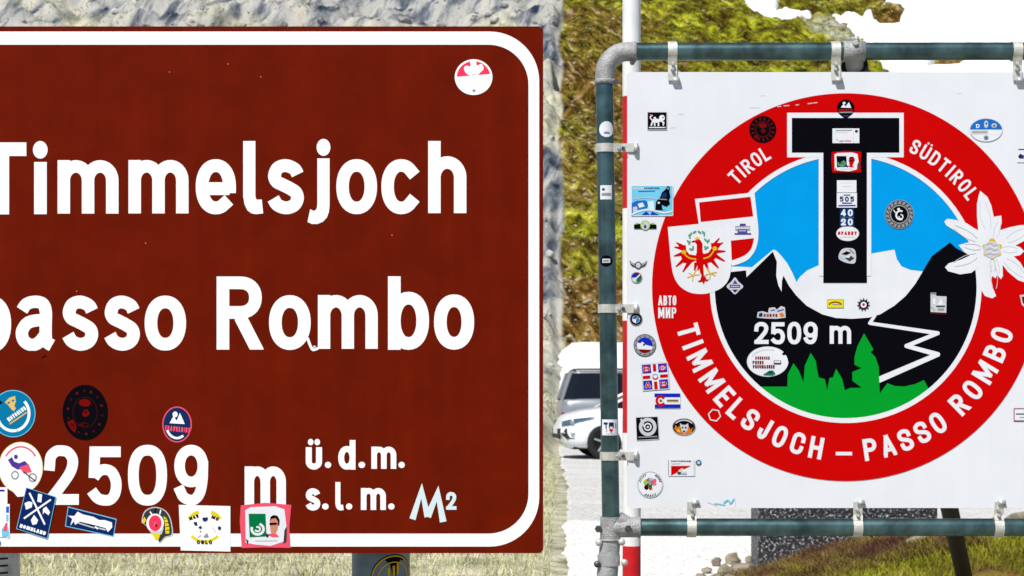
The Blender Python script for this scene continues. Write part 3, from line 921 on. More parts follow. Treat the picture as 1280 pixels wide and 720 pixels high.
# ================================================================== THE BROWN SIGN
D1 = F / 520.0
f1 = Face(D1)
bx0, bx1 = -172, 679
base1 = PX(240, 700, D1 + .1)
brown = empty('road_sign', (base1[0], D1 + .09, 0), 'brown tourist road sign with rounded white border and large white place name lettering', 'road sign')
panel1 = plate(f1, rrect(bx0, 33, bx1, 691.5, 6, 5), .022, BROWN, mat('brown_edge', (.10, .012, .006), rough=.6), 'panel', brown, 0, ALU)
p = Print(f1, .0002)
p.poly(rrect(bx0 + 5, 39.4, 674, 683.2, 62, 14), 'bright', [rrect(bx0 + 18.5, 55.9, 660.6, 667, 50, 14)])
p.build('border_band', panel1)
L1 = .0004
letters(f1, panel1, L1, 'Timmelsjoch', [
    (-27, 178, 33, 268, 17), (42.7, 202.5, 58.5, 267.7, 15.8, (50.4, 187.3, 9.2, 11)), (72, 200.2, 148.2, 267, 15.6), (160.6, 200, 235.7, 266.8, 15.6),
    (244.7, 199, 294.9, 267.9, 16), (304, 176.3, 329, 267.7, 15.6), (333.6, 199, 381, 267.8, 16), (384.4, 198, 412, 280, 15.4, (404.4, 184.2, 8.6, 10.6)),
    (420.4, 199, 471.3, 267.7, 15.6), (476.7, 199, 526.4, 267.7, 15.6), (535.2, 176.3, 583, 266.4, 15.6)], 15.6)
letters(f1, panel1, L1, 'passoRombo', [
    (-37, 369.5, 14, 460, 15.6), (18.8, 369.5, 69.9, 438.4, 15.4), (77, 369.5, 123.9, 438.4, 16), (129.4, 369.5, 176, 438.4, 16), (180.8, 369.5, 232.6, 438.2, 15.8),
    (270.8, 345.6, 329.4, 437, 15.8), (336.3, 369, 388.4, 437.4, 15.8), (397.4, 368.8, 472.2, 436, 15.4), (485, 345.4, 536.3, 437.2, 15.8), (542.5, 368, 592.7, 437, 15.8)], 15.8)
letters(f1, panel1, L1, '2509m', [(54.9, 556.6, 98.6, 631, 13.4), (109, 558, 152.4, 632, 13.4), (160, 556, 208.8, 632, 13.4), (217.3, 556, 260.8, 631.4, 13.2), (305.8, 583, 357.4, 634, 11.8)], 13)
letters(f1, panel1, L1, 'u.d.m.', [(382.2, 559, 402.6, 587, 7.6, (388.4, 552.6, 3.5, 4), (396.6, 552.6, 3.5, 4)), (406, 520, 414, 585, 1), (422.8, 550, 444.4, 587, 7.4), (448, 520, 456.4, 585, 1), (464.2, 558.3, 495.4, 586, 7), (498, 520, 506, 585, 1)], 7.4)
letters(f1, panel1, L1, 's.l.m.', [(381.7, 610.3, 400.8, 638.2, 7.4), (402.6, 572, 410.8, 637, 1), (419.2, 602.5, 429.6, 638, 7.2), (432.4, 572, 440.4, 637, 1), (451.1, 610, 482.4, 637.4, 7), (485.2, 572, 493.2, 637, 1)], 7.4)
# small chip of loose film on the second line
p = Print(f1, .0008); p.stroke(catmull([(385, 424), (387.5, 431), (391, 437), (396, 436)], 5), 3.4, 'bright'); p.ell(393, 434, 2.2, 2.2, 'lgrey'); p.build('film_chip', panel1)
for sx, sy in ((212, 90), (285, 80), (326, 96), (182, 304), (490, 294), (55, 446), (96, 364)):
    p = Print(f1, .0003); p.ell(sx, sy, .55, .5, 'tan') if sx != 55 else p.stroke([(53, 447), (57, 445)], 1.6, 'black'); p.build('chip_mark', panel1)

def sticker(face, off, panel, label, draw):
    p = Print(face, off); draw(p)
    return p.build('sticker', panel, label)
def rot_pts(pts, c, a):
    ca, sa = math.cos(a), math.sin(a)
    return [(c[0] + (x - c[0]) * ca - (y - c[1]) * sa, c[1] + (x - c[0]) * sa + (y - c[1]) * ca) for x, y in pts]
K1 = .0009
def d(p):
    p.ell(592, 96.5, 23.6, 22.4, 'bright').poly([(571.5, 96)] + arc(592, 96.5, 21, 20, 185, 352, 20) + [(612.6, 92.6)], 'rose')
    p.poly(catmull([(588, 77), (595, 77), (596, 82), (602, 80), (604.5, 86), (600, 91), (596, 94.5), (588, 94.5), (582, 91), (580, 85), (583, 82), (588, 83)], 4, True), 'bright')
    p.ell(592, 93.4, 2.6, .8, 'lgrey').ell(592.5, 113.4, 2, 1.8, 'grey')
sticker(f1, K1, panel1, 'round red over white sticker with white eagle', d)
def d(p):
    p.ell(16.5, 517, 28, 29.6, 'sky').ell(16.5, 517, 27, 28.6, 'teal')
    p.poly([(-6, 498), (1, 501), (4, 504), (-2, 506)], 'black')
    p.poly([(6, 503), (12, 497), (19, 495), (20, 502), (18, 507), (20, 511), (17, 514), (14, 511), (10, 506)], 'tan')
    p.ell(11, 503.5, 2.0, 1.2, 'teal', -.5).ell(16.4, 500.8, 2.0, 1.2, 'teal', -.3)
    p.stroke(arc(16.5, 517, 20, 21.5, -40, 70, 16), 3.6, 'bright').stroke(arc(16.5, 517, 20, 21.5, 82, 165, 16), 3.6, 'bright')
    p.text('MOTOCLUB', 21, 517.4, 27, 5.4, 1.5, 'bright', -.62).stroke([(13, 529.6), (33, 516)], 1.7, 'tan')
sticker(f1, K1, panel1, 'round teal motor club sticker', d)
def d(p):
    p.ell(106.5, 515.5, 28.4, 34.6, 'black').ring(106.5, 515.5, 15.6, 19.6, 1.0, 'maroon')
    p.poly(catmull([(99, 502), (104, 499), (111, 500), (113.5, 505), (109, 508), (101, 507)], 4, True), 'dred')
    p.poly(catmull([(103, 517), (106, 512), (109, 512), (112, 517), (108, 521), (104, 520)], 4, True), 'dred').ell(107.4, 515, 1.4, 1.8, 'black')
    p.poly([(84, 528), (91, 524), (96, 533), (94, 541), (89, 537)], 'dred').stroke([(89, 530), (92, 532), (91, 535)], 1.5, 'black')
    for a in range(20, 360, 26): p.ell(106.5 + 21.6 * math.sin(R(a)), 515.5 - 27 * math.cos(R(a)), 1.5, 1.7, 'dred' if a % 52 == 20 else 'maroon')
    p.ell(105, 531, 6, 3, 'maroon').ell(107, 531, 3, 1.6, 'black')
sticker(f1, K1, panel1, 'oval black sticker with faint dark red skull', d)
def d(p):
    p.ell(221.4, 530.6, 18.6, 22.6, 'pink').ell(221.4, 530.6, 17, 21, 'navy')
    p.poly([(212, 529), (217, 520), (221, 526), (225, 516), (231, 530)], 'bright').ell(219, 518, 3.2, 3.6, 'bright')
    p.text('TRAVELBIKE', 222, 536.4, 32, 6.2, 1.6, 'pink', .1)
    p.stroke(arc(221.4, 530.6, 13.4, 17, 150, 60, 10), 3.0, 'bright')
sticker(f1, K1, panel1, 'navy oval sticker with white peaks and pink lettering', d)
def d(p):
    p.ell(26, 584.5, 28, 32.4, 'tan').ell(26, 584.5, 27.2, 31.6, 'bright')
    p.stroke(arc(26, 584.5, 22, 26, 215, 325, 14), 2.0, 'pink')
    p.poly([(10, 575), (15, 571), (18, 577), (24, 579), (31, 576), (35, 580), (30, 586), (22, 587), (15, 583)], 'violet').ell(19, 594, 5, 5.6, 'grey').ell(19, 594, 3.2, 3.6, 'bright').ell(41, 597, 5.4, 5.8, 'grey').ell(41, 597, 3.5, 3.8, 'bright')
    p.poly([(24, 584), (36, 580), (40, 590), (30, 592)], 'pink').ell(20, 571, 2.4, 2.8, 'violet').stroke([(30, 590), (44, 601)], 1.6, 'dgrey')
    p.poly([(14, 612), (40, 612), (34, 620), (22, 621)], 'bright')
sticker(f1, K1, panel1, 'round white sticker with motorcycle drawing', d)
def d(p):
    p.poly(rect(-30, 609, 9.5, 671), 'bright').poly(rect(8.6, 630, 12.4, 672), 'bright')
    p.poly(rect(7.8, 633, 11.6, 641), 'mid').poly(rect(8, 643, 11, 652), 'sky').poly([(2, 662), (7, 655), (11, 660), (12, 671), (3, 671)], 'sky').poly([(4, 664), (7, 654), (10, 653), (9, 664)], 'pink')
    p.poly(rect(-4, 612, 6, 614.4), 'royal').poly(rect(-6, 676, 1, 681), 'mid')
sticker(f1, K1 + .0009, panel1, 'torn white and pale blue sticker at the edge', d)
def d(p):
    q = [(33, 609), (70.6, 621), (59.6, 673.4), (20.6, 661)]
    p.poly(q, 'sky'); c = (46, 641)
    p.poly([(c[0] + (x - c[0]) * .965, c[1] + (y - c[1]) * .975) for x, y in q], 'dnavy')
    p.stroke([(37.6, 617), (56, 654.6)], 2.2, 'bright').stroke([(31, 647.4), (63, 625)], 2.2, 'bright')
    p.poly([(48, 617), (53, 618), (52, 628), (47, 627)], 'bright').poly([(31, 629), (36, 626.6), (41, 628), (40, 634), (33, 637)], 'bright').poly([(54, 636), (58, 633), (63, 640), (61, 644), (56, 640), (54, 643)], 'bright').poly([(39, 650), (43, 643.6), (48, 650), (46, 655), (41, 656)], 'bright')
    p.text('HOMELAND', 41.5, 661.8, 34, 4.6, 1.9, 'bright', .30, .15)
sticker(f1, K1 + .0016, panel1, 'tilted navy sticker with two crossed white tools', d)
def d(p):
    q = [(85, 633), (146, 648.6), (142.2, 671), (81.4, 658)]
    p.poly(q, 'sky').poly([(85.7, 634.4), (145, 649.6), (141.5, 669.8), (82.4, 657.2)], 'dnavy')
    p.poly([(85, 644.5), (93, 645), (97, 639.5), (104, 643), (117, 646), (124, 650), (131, 650), (140, 653), (140.5, 659), (135, 665), (132, 660), (121, 657), (113, 655), (100, 652), (94, 656), (92.4, 651.6), (88, 657), (90.5, 648.5)], 'bright')
    p.stroke([(99, 654), (117, 659.6)], 1.6, 'lgrey').stroke([(119.6, 659), (122, 660.4)], 2.2, 'bright').stroke([(125, 660.4), (131, 662)], 2.0, 'lgrey')
sticker(f1, K1, panel1, 'tilted navy strip sticker with white scrawled lettering', d)
def d(p):
    o = catmull([(177, 652), (180, 640), (188, 634.6), (198, 634), (208, 639), (214, 650), (216, 668), (207, 672), (200, 679), (197, 673), (192, 664), (186, 660), (180, 655)], 5, True)
    p.poly(o, 'lgrey').poly([(196 + (x - 196) * .93, 655 + (y - 655) * .94) for x, y in o], 'dgrey')
    p.ell(194, 654, 11, 12, 'bright').ell(194, 654, 8, 10, 'rose').ell(194, 655, 2.2, 4, 'pink').ell(195.5, 657, 1.3, 2, 'dred')
    p.poly([(186, 662), (190, 668), (202, 668), (205, 660), (199, 664), (192, 664)], 'lgrey').poly([(190, 667), (201, 667), (198, 675), (194, 674)], 'yellow')
    p.poly([(204.5, 645), (209, 648), (212, 660), (211.6, 667), (207, 667), (206.4, 655)], 'yellow').poly([(177.6, 651), (181, 646), (183, 650), (180, 655)], 'yellow')
    for k in range(4): p.stroke([(206 + k * .8, 649 + k * 4.6), (210 + k * .6, 648.6 + k * 4.6)], .9, 'black')
    p.stroke([(194.5, 636), (194, 641)], 1.6, 'black').stroke([(188, 640), (190, 643)], 1.6, 'bright').stroke([(201, 638), (200, 642)], 1.6, 'bright')
sticker(f1, K1, panel1, 'small grey and yellow badge sticker with red face', d)
def d(p):
    p.poly([(223.6, 631), (288, 632.6), (288, 689.4), (226, 688)], 'bright')
    p.stroke(arc(256, 656, 21, 17, 205, 250, 8), 5, 'yellow', cap=0).stroke(arc(256, 656, 21, 17, 292, 335, 8), 5, 'yellow', cap=0).stroke(arc(256, 660, 20, 17, 35, 145, 14), 3.6, 'yellow', cap=0)
    p.text('MAR', 242.4, 646.6, 12.4, 4.6, 1.3, 'black', -.36).text('MC', 269, 647.4, 9, 4.4, 1.3, 'black', .4).text('OSLO', 255.6, 677.6, 19, 4.8, 1.3, 'black', 0)
    p.poly([(241.6, 653), (246, 652), (247, 656.6), (244, 657)], 'navy').poly([(253, 647), (260, 646.6), (259.6, 650), (256.4, 652), (253.6, 650.6)], 'navy').poly([(248, 659), (251, 657), (253, 660), (249.6, 661)], 'navy').ell(274.4, 660, 2, 2.3, 'navy').ell(250.5, 664, .8, 1.4, 'grey').poly([(254, 671), (259, 666), (261, 671.6)], 'grey').stroke([(248, 671), (251, 669)], 1, 'lgrey').stroke([(266, 659), (269, 664)], 1, 'lgrey')
sticker(f1, K1, panel1, 'large square white sticker with yellow banners', d)
def manstick(p, x0, y0, x1, y1, dark=False):
    W, Hh = x1 - x0, y1 - y0
    q = lambda a, b: (x0 + a * W, y0 + b * Hh)
    red = 'red' if dark else 'pink'
    p.poly([q(0, .03), q(.5, -.03), q(1.02, .02), q(.98, .5), q(1, 1), q(.5, .985), q(.02, 1), q(-.02, .4)], red)
    p.poly([q(.09, .14), q(.2, .07), q(.7, .05), q(.88, .12), q(.92, .5), q(.9, .84), q(.6, .95), q(.3, .92), q(.1, .88)], 'white')
    p.poly([q(.16, .22), q(.5, .22), q(.52, .74), q(.18, .76)], 'dgreen' if not dark else 'black')
    c = q(.34, .57)
    cc = 'white' if not dark else 'lgreen'
    p.stroke(arc(c[0], c[1], .12 * W, .12 * Hh, -60, 190, 16), .05 * W, cc).stroke(arc(c[0], c[1], .05 * W, .05 * Hh, -100, 140, 10), .035 * W, cc)
    p.poly([q(.60, .60), q(.585, .42), q(.62, .30), q(.68, .265), q(.735, .30), q(.76, .45), q(.74, .60), q(.70, .68), q(.62, .68)], 'skin' if not dark else 'red')
    p.poly([q(.585, .40), q(.60, .29), q(.66, .25), q(.74, .265), q(.785, .36), q(.78, .48), q(.755, .50), q(.745, .38), q(.70, .32), q(.62, .34)], 'black')
    p.poly([q(.575, .43), q(.70, .42), q(.75, .44), q(.70, .48), q(.65, .475), q(.59, .49)], 'black')
    p.poly([q(.53, .70), q(.60, .67), q(.72, .68), q(.78, .75), q(.64, .755)], red).poly([q(.51, .66), q(.57, .70), q(.555, .76), q(.52, .76)], 'navy')
    p.stroke([q(.3, .84), q(.72, .83)], .03 * Hh, 'lgrey')
    p.poly([q(.1, .78), q(.16, .84), q(.13, .92)], 'dgrey').poly([q(.88, .6), q(.93, .5), q(.92, .86), q(.86, .9)], 'dgrey')
sticker(f1, K1, panel1, 'red framed sticker with green square and man in sunglasses', lambda p: manstick(p, 301, 630, 363, 685))
def d(p):
    p.stroke([(515.6, 649), (527, 613.4), (534.6, 646)], 8, 'pale', cap=0).stroke([(534.6, 646), (547, 617), (554, 652.4)], 8.4, 'pale', cap=0)
    p.glyph('2', 557.4, 615, 570.6, 637.2, 4.6, 'pale')
sticker(f1, K1, panel1, 'pale die cut letter M with a small raised two', d)
# posts, rails and clamps
def arc_patch(mb, c, rad, z0, z1, a0, a1, m, n=8):
    vs = []
    for i in range(n + 1):
        a = a0 + (a1 - a0) * i / n
        vs += [(c[0] + rad * math.sin(a), c[1] - rad * math.cos(a), z0), (c[0] + rad * math.sin(a), c[1] - rad * math.cos(a), z1)]
    mb.mesh(vs, [(2 * i, 2 * i + 2, 2 * i + 3, 2 * i + 1) for i in range(n)], m, True)
pr = 36.4 / F * (D1 + .12)
for k, pc in enumerate((-12.5, 476)):
    c = PX(pc, 0, D1 + .12)
    mb = MB(); mb.sweep([(c[0], D1 + .022 + .028 + pr, 0), (c[0], D1 + .05 + pr, f1.p(0, 42, 0)[2])], pr, POST if k else GALV, 32)
    po = mb.build('post', brown)
    mb = MB(); zt = f1.p(0, 42, 0)[2]
    mb.lathe((c[0], D1 + .05 + pr, zt - .01), (0, 0, 1), [(0, pr + .004), (.02, pr + .004), (.03, pr * .7)], ALU, 28); mb.build('cap', po)
    for zz in (f1.p(0, 150, 0)[2], f1.p(0, 580, 0)[2]):
        mb = MB(); mb.lathe((c[0], D1 + .05 + pr, zz), (0, 0, 1), [(-.02, pr + .001), (-.02, pr + .005), (.02, pr + .005), (.02, pr + .001)], ALU, 28); mb.build('clamp', po)
    if k == 1:
        cy = D1 + .05 + pr
        mb = MB(); zc = CZ + (HZ - 724) / F * (D1 + .05)
        def disc(rr, m, off, r0=0.0):
            n = 30
            for i in range(n):
                a1_, a2_ = 2 * math.pi * i / n, 2 * math.pi * (i + 1) / n
                q = []
                for aa, r_ in ((a1_, r0), (a1_, rr), (a2_, rr), (a2_, r0)):
                    ang = .55 + r_ * math.cos(aa) / pr
                    q.append((c[0] + (pr + off) * math.sin(ang), cy - (pr + off) * math.cos(ang), zc + r_ * math.sin(aa)))
                mb.face(q, m, True)
        disc(.060, ink('black'), .0006); disc(.057, ink('gold'), .001, .054); disc(.042, ink('gold'), .001, .0395)
        for aa in (-.2, .1, .35):
            arc_patch(mb, (c[0], cy), pr + .0014, zc + .004 + aa * .02, zc + .030 + aa * .02, .42 + aa * .6, .50 + aa * .6, ink('gold'), 2)
        mb.build('sticker', po, label='round black sticker with gold rings')
    else:
        cy = D1 + .05 + pr; mb = MB()
        for i in range(3):
            zc = CZ + (HZ - 699 - i * 9) / F * (D1 + .05)
            arc_patch(mb, (c[0], cy), pr + .0008, zc - .003, zc + .002, -.2, .9, ink('dgrey'), 6)
        mb.build('stamped_marking', po)
for py in (150, 580):
    mb = MB(); z = f1.p(0, py, 0)[2]
    mb.box((base1[0], D1 + .037, z), ((bx1 - bx0 - 60) / F * D1, .028, .04), ALU, bev=.003); mb.build('mounting_rail', brown)

# ================================================================== THE WHITE EMBLEM SIGN IN ITS TUBE FRAME
D2 = 5.985
f2 = Face(D2)
TUBE = mat('zinc_tube', (.095, .168, .174), rough=.38, metal=.85, var=.45, scale=16, spec=.5, ior=1.6, streak=.25)
FIT = mat('cast_fitting', (.36, .36, .365), rough=.62, metal=.35, var=.22, scale=40, bump=.3, bscale=160)
CLIP = mat('clip_strap', (.62, .61, .56), rough=.5, metal=.5, var=.15, scale=60)
BOLT = mat('bolt_steel', (.12, .12, .12), rough=.45, metal=.8, var=.4, scale=90)
YF = 6.0
def q2(px, py, y=YF): return PX(px, py, y)
base2 = q2(762, 0)[0]
emb = empty('pass_sign', (q2(1057, 0)[0], YF, 0), 'white sign with round red mountain emblem hung in a grey tube frame', 'sign')
PANEL = mat('white_panel', (.70, .72, .765), rough=.34, var=.025, scale=7, spec=.2, streak=.012)
pedge = mat('panel_edge', (.5, .5, .5), rough=.5, metal=.4)
panel2 = plate(f2, rrect(784, 90, 1331, 635, 4, 4), .006, PANEL, pedge, 'panel', emb, 0, ALU)
tr = 11.0 / F * YF
RX = 1357
mb = MB(); mb.sweep([q2(755.5, 100), q2(763.5, 650)], tr, TUBE, 28); tube_l = mb.build('upright_tube', emb)
mb = MB(); mb.sweep([q2(RX, 100), q2(RX, 650)], tr, TUBE, 28); mb.build('upright_tube', emb)
mb = MB(); mb.sweep([q2(794, 64.6), q2(1060, 64.2), q2(RX - 38, 64)], tr, TUBE, 28); tube_t = mb.build('top_tube', emb)
mb = MB(); mb.sweep([q2(796, 659), q2(RX - 36, 659)], tr, TUBE, 28); mb.build('bottom_tube', emb)
def elbow(cx, s):
    path = [q2(cx, 106), q2(cx + s * .3, 96)]
    path = []
    R_ = 28
    for i in range(13):
        a = R(180 - 90 * i / 12) if s > 0 else R(90 * i / 12)
        path.append(q2(cx + s * R_ + R_ * math.cos(a), 64.6 + R_ - R_ * math.sin(a)))
    if s > 0: path = [q2(cx, 105)] + path + [q2(cx + 39, 64.6)]
    else: path = [q2(cx, 105)] + path + [q2(cx - 39, 64.6)]
    if s < 0:
        mid = path[1:-1]
        path = [path[0]] + mid + [path[-1]]
    r = tr * 1.09
    mb = MB(); mb.sweep(path, r, FIT, 28)
    o = mb.build('elbow', emb)
    mb = MB()
    e0, e1 = Vector(path[0]), Vector(path[-1])
    mb.lathe(e0 + Vector((0, 0, .002)), (0, 0, 1), [(-.003, r * .95), (-.003, r * 1.045), (.012, r * 1.045), (.014, r * .98)], FIT, 28)
    mb.build('collar', o); mb = MB()
    mb.lathe(e1 - Vector((s * .002, 0, 0)), (-s, 0, 0), [(-.003, r * .95), (-.003, r * 1.045), (.012, r * 1.045), (.014, r * .98)], FIT, 28)
    mb.build('collar', o)
    return o
def bolt(parent, px, py, y, r=.011, axis=(0, -1, 0), m=None):
    c = Vector(q2(px, py, y)); mb = MB()
    mb.lathe(c, axis, [(-.016, r * .75), (0, r * .75), (0, r), (.009, r), (.012, r * .8)], m or BOLT, 6, False)
    return mb.build('bolt', parent)
e = elbow(756, 1)
bolt(e, 790.5, 78, YF - .012, .010); bolt(e, 770, 102.5, YF - .01, .010)
mb = MB(); mb.box(q2(768, 102.5, YF - .008), (.022, .02, .018), FIT, bev=.004); mb.build('lug', e)
e = elbow(RX, -1)
# tee at the foot of the left upright, then the thicker socket post to the ground
def tee(cx, s, vis):
    mb = MB(); r = tr * 1.16
    mb.sweep([q2(cx, 646), q2(cx, 674)], r, FIT, 28)
    mb.sweep([q2(cx, 659), q2(cx + s * 36, 659)], r, FIT, 28)
    mb.sweep([q2(cx + s * 9, 650, YF), q2(cx + s * 20, 655, YF)], [r * .9, r * .8], FIT, 18)
    o = mb.build('tee_fitting', emb)
    mb = MB()
    mb.lathe(q2(cx, 674), (0, 0, -1), [(-.002, r * .9), (-.002, r * 1.08), (.006, r * 1.08), (.006, r * .9)], FIT, 28)
    mb.build('collar', o); mb = MB()
    mb.lathe(q2(cx + s * 36, 659), (s, 0, 0), [(-.004, r * .95), (-.004, r * 1.07), (.004, r * 1.07), (.004, r * .95)], FIT, 28)
    mb.build('collar', o)
    p0 = q2(cx, 674); p1 = q2(cx - 4, 720); rr = r * 1.0
    mb = MB(); ft = (p1[0] - .02, YF, 0.0)
    mb.sweep([p0, p1, ft], [rr, rr * 1.03, rr * 1.05], mat('socket_grey', (.36, .37, .38), rough=.6, metal=.35, var=.25, scale=25, bump=.2, bscale=90), 28)
    so = mb.build('socket_post', emb)
    mb = MB(); zc = q2(0, 700)[2]
    mb.lathe((q2(cx - 2, 700)[0], YF, zc), (0, 0, 1), [(-.018, rr), (-.018, rr * 1.10), (.018, rr * 1.10), (.018, rr)], ALU, 28, False); mb.build('band', so)
    if vis:
        for bx_, by_, ss, m in ((748, 661, .013, BOLT), (785, 660.5, .012, BOLT)):
            bolt(o, bx_, by_, YF - (.03 if bx_ > 770 else .012), ss)
        for bx_, by_, m in ((748.5, 678, CLIP), (777, 677.5, CLIP), (746.5, 705, BOLT), (780.5, 703, CLIP)):
            mb = MB(); c = Vector(q2(bx_, by_, YF - .02)); mb.lathe(c, (0, -1, 0), [(-.02, .006), (0, .006), (0, .012), (.008, .012), (.013, .007)], m, 10); mb.build('bolt', so)
    return o
tee(763, 1, True); tee(RX, -1, False)
# centre coupling on the top tube with the sloping rear strut
mb = MB(); r = tr * 1.18
mb.lathe(q2(1053, 64.3), (1, 0, 0), [(0, r * .95), (0, r), (.075, r), (.075, r * .95)], FIT, 28)
mb.sweep([q2(1067, 66), q2(1070, 98, YF + .06)], [tr * 1.0, tr * 1.05], FIT, 22)
cp = mb.build('coupling', emb)
mb = MB(); mb.box(q2(1068, 50, YF - .004), (.03, .022, .02), FIT, bev=.004); mb.build('lug', cp); bolt(cp, 1069, 54, YF - .03, .010, m=CLIP); bolt(cp, 1071, 49, YF - .02, .008, axis=(0, 0, 1), m=CLIP)
mb = MB(); STRUT = mat('dark_strut', (.010, .010, .011), rough=.7, var=.3)
mb.sweep([(1.175, 6.03, 2.58), (1.17 + 1.63, 6 + 4.6, -.02)], .046, STRUT, 16); mb.build('rear_strut', emb)

# clips
def clip_v(px, top):
    """strap round a horizontal tube with a tongue hooked over the panel edge"""
    cy = 64.4 if top else 659
    c = q2(px, cy); wdt = 11.5 / F * YF
    mb = MB(); r = tr + .0015
    mb.lathe((c[0] - wdt / 2, c[1], c[2]), (1, 0, 0), [(0, r - .001), (0, r + .0028), (wdt, r + .0028), (wdt, r - .001)], CLIP, 26, False)
    o = mb.build('clip', emb)
    y0, y1 = (74, 102) if top else (650, 627)
    mb = MB(); ztop, zbot = q2(0, y0)[2], q2(0, y1)[2]
    vs = []; fs = []
    prof = [(ztop, YF - .026), (ztop * .7 + zbot * .3, YF - .019), (ztop * .3 + zbot * .7, YF - .022), (zbot, YF - .023)]
    for z, y in prof:
        vs += [(c[0] - wdt / 2, y, z), (c[0] + wdt / 2, y, z), (c[0] + wdt / 2, y + .003, z), (c[0] - wdt / 2, y + .003, z)]
    for i in range(len(prof) - 1):
        for k in range(4):
            fs.append((i * 4 + k, i * 4 + (k + 1) % 4, i * 4 + 4 + (k + 1) % 4, i * 4 + 4 + k))
    fs += [(3, 2, 1, 0), tuple(range(len(vs) - 4, len(vs)))]
    mb.mesh(vs, fs, CLIP); recalc(mb.build('tongue', o))
    s = 1 if top else -1
    bolt(o, px + 1, y0 + s * 6, YF - .022, .0062, m=CLIP); bolt(o, px + .5, y0 + s * 13, YF - .022, .0062, m=GALV)
    mb = MB(); h = Vector(q2(px + 5, y1 - s * 1.5, YF - .022)); mb.lathe(h, (1, 0, 0), [(-.012, .007), (-.012, .010), (.012, .010), (.012, .007)], GALV, 14); mb.build('hook', o)
    return o
for px in (840, 1043.5, 1270): clip_v(px, True)
for px in (864, 1071, 1247): clip_v(px, False)
def clip_h(py):
    cx = 755.5 + 8 * (py - 100) / 550.0
    c = q2(cx, py); hgt = 10.5 / F * YF; r = tr + .0015
    mb = MB(); mb.lathe((c[0], c[1], c[2] - hgt / 2), (0, 0, 1), [(0, r - .001), (0, r + .0028), (hgt, r + .0028), (hgt, r - .001)], CLIP, 26, False)
    o = mb.build('clip', emb)
    x0, x1 = c[0] + tr * .7, q2(796, 0)[0]
    mb = MB(); vs, fs = [], []
    prof = [(x0, YF - .024), (x0 * .6 + x1 * .4, YF - .019), (x1, YF - .0225)]
    for x, y in prof:
        vs += [(x, y, c[2] - hgt / 2), (x, y, c[2] + hgt / 2), (x, y + .003, c[2] + hgt / 2), (x, y + .003, c[2] - hgt / 2)]
    for i in range(len(prof) - 1):
        for k in range(4): fs.append((i * 4 + k, i * 4 + (k + 1) % 4, i * 4 + 4 + (k + 1) % 4, i * 4 + 4 + k))
    fs += [(3, 2, 1, 0), tuple(range(len(vs) - 4, len(vs)))]
    mb.mesh(vs, fs, CLIP); recalc(mb.build('tongue', o))
    bolt(o, 773.5, py, YF - .022, .0062, m=GALV); bolt(o, 779, py, YF - .022, .0066, m=BOLT)
    mb = MB(); mb.lathe(Vector(q2(795, py, YF - .022)), (0, 0, 1), [(-.016, .005), (-.016, .008), (.016, .008), (.016, .005)], GALV, 14); mb.build('hook', o)
for py in (185.5, 386, 570): clip_h(py)
for py in (186, 386, 570):     # their mirror images on the far upright
    c = q2(RX, py); mb = MB(); mb.lathe((c[0], c[1], c[2] - .014), (0, 0, 1), [(0, tr), (0, tr + .004), (.028, tr + .004), (.028, tr)], CLIP, 24, False)
    mb.box((c[0] - .058, YF - .02, c[2]), (.085, .003, .028), CLIP); mb.build('clip', emb)

# ---- the emblem
CX, CY = 1057.0, 359.0
Cc = (CX, CY)
def epart(name, off, fn, label=None):
    p = Print(f2, off); fn(p); return p.build(name, panel2, label)
epart('emblem_sky', .0002, lambda p: p.ell(CX, CY, 166, 166, 'blue'))
snowp = [(913, 333), (940, 334)] + [(966.5, 312), (970, 313), (976, 319), (984, 329), (990, 340), (995.5, 352.5), (1000, 346), (1009, 338), (1023.5, 331.5), (1040, 320), (1089, 317), (1118, 312), (1121, 324), (1127, 333), (1138, 337.5), (1155, 339.5), (1160, 350), (1140, 395), (1090, 410), (1000, 410), (940, 380), (905, 360)]
epart('emblem_snow', .0004, lambda p: p.poly(snowp, 'white'))
def right_arc(a0, a1, r=167, n=24): return [(CX + r * math.cos(R(a0 + (a1 - a0) * i / n)), CY + r * math.sin(R(a0 + (a1 - a0) * i / n))) for i in range(n + 1)]
mount = [(892, 372), (884, 350), (895, 341), (913, 340), (932.5, 338), (933.2, 346.5), (966, 314.5), (971, 327), (970.3, 345), (973, 357), (977, 364.5), (977.3, 351), (979.4, 344.5), (986, 357), (995, 369), (1008, 382), (1028, 393), (1045, 397.5), (1065, 398.5), (1086, 397), (1100, 393),
         (1118, 382), (1132, 370), (1144, 355), (1153, 340), (1158, 331), (1165, 320), (1187.5, 303), (1195, 310), (1213, 320)] + right_arc(-13, 175)
epart('emblem_mountain', .0006, lambda p: p.poly(mount, 'black'))
def road(p):
    pts = [(1094, 394), (1087, 404), (1172, 416.5), (1133, 432.5), (1172, 443), (1098, 475)]
    for a, b, t0, t1 in zip(pts[:-1], pts[1:], (3.6, 4.2, 5, 5.2, 6), (4.2, 5, 5.2, 6, 7.6)):
        p.stroke([a, b], 1, 'white', cap=0, taper=(t0, t1))
    for (x, y), r in zip(pts[1:-1], (2.0, 2.5, 2.6, 3.0)): p.ell(x, y, r, r, 'white')
epart('emblem_road', .0008, road)
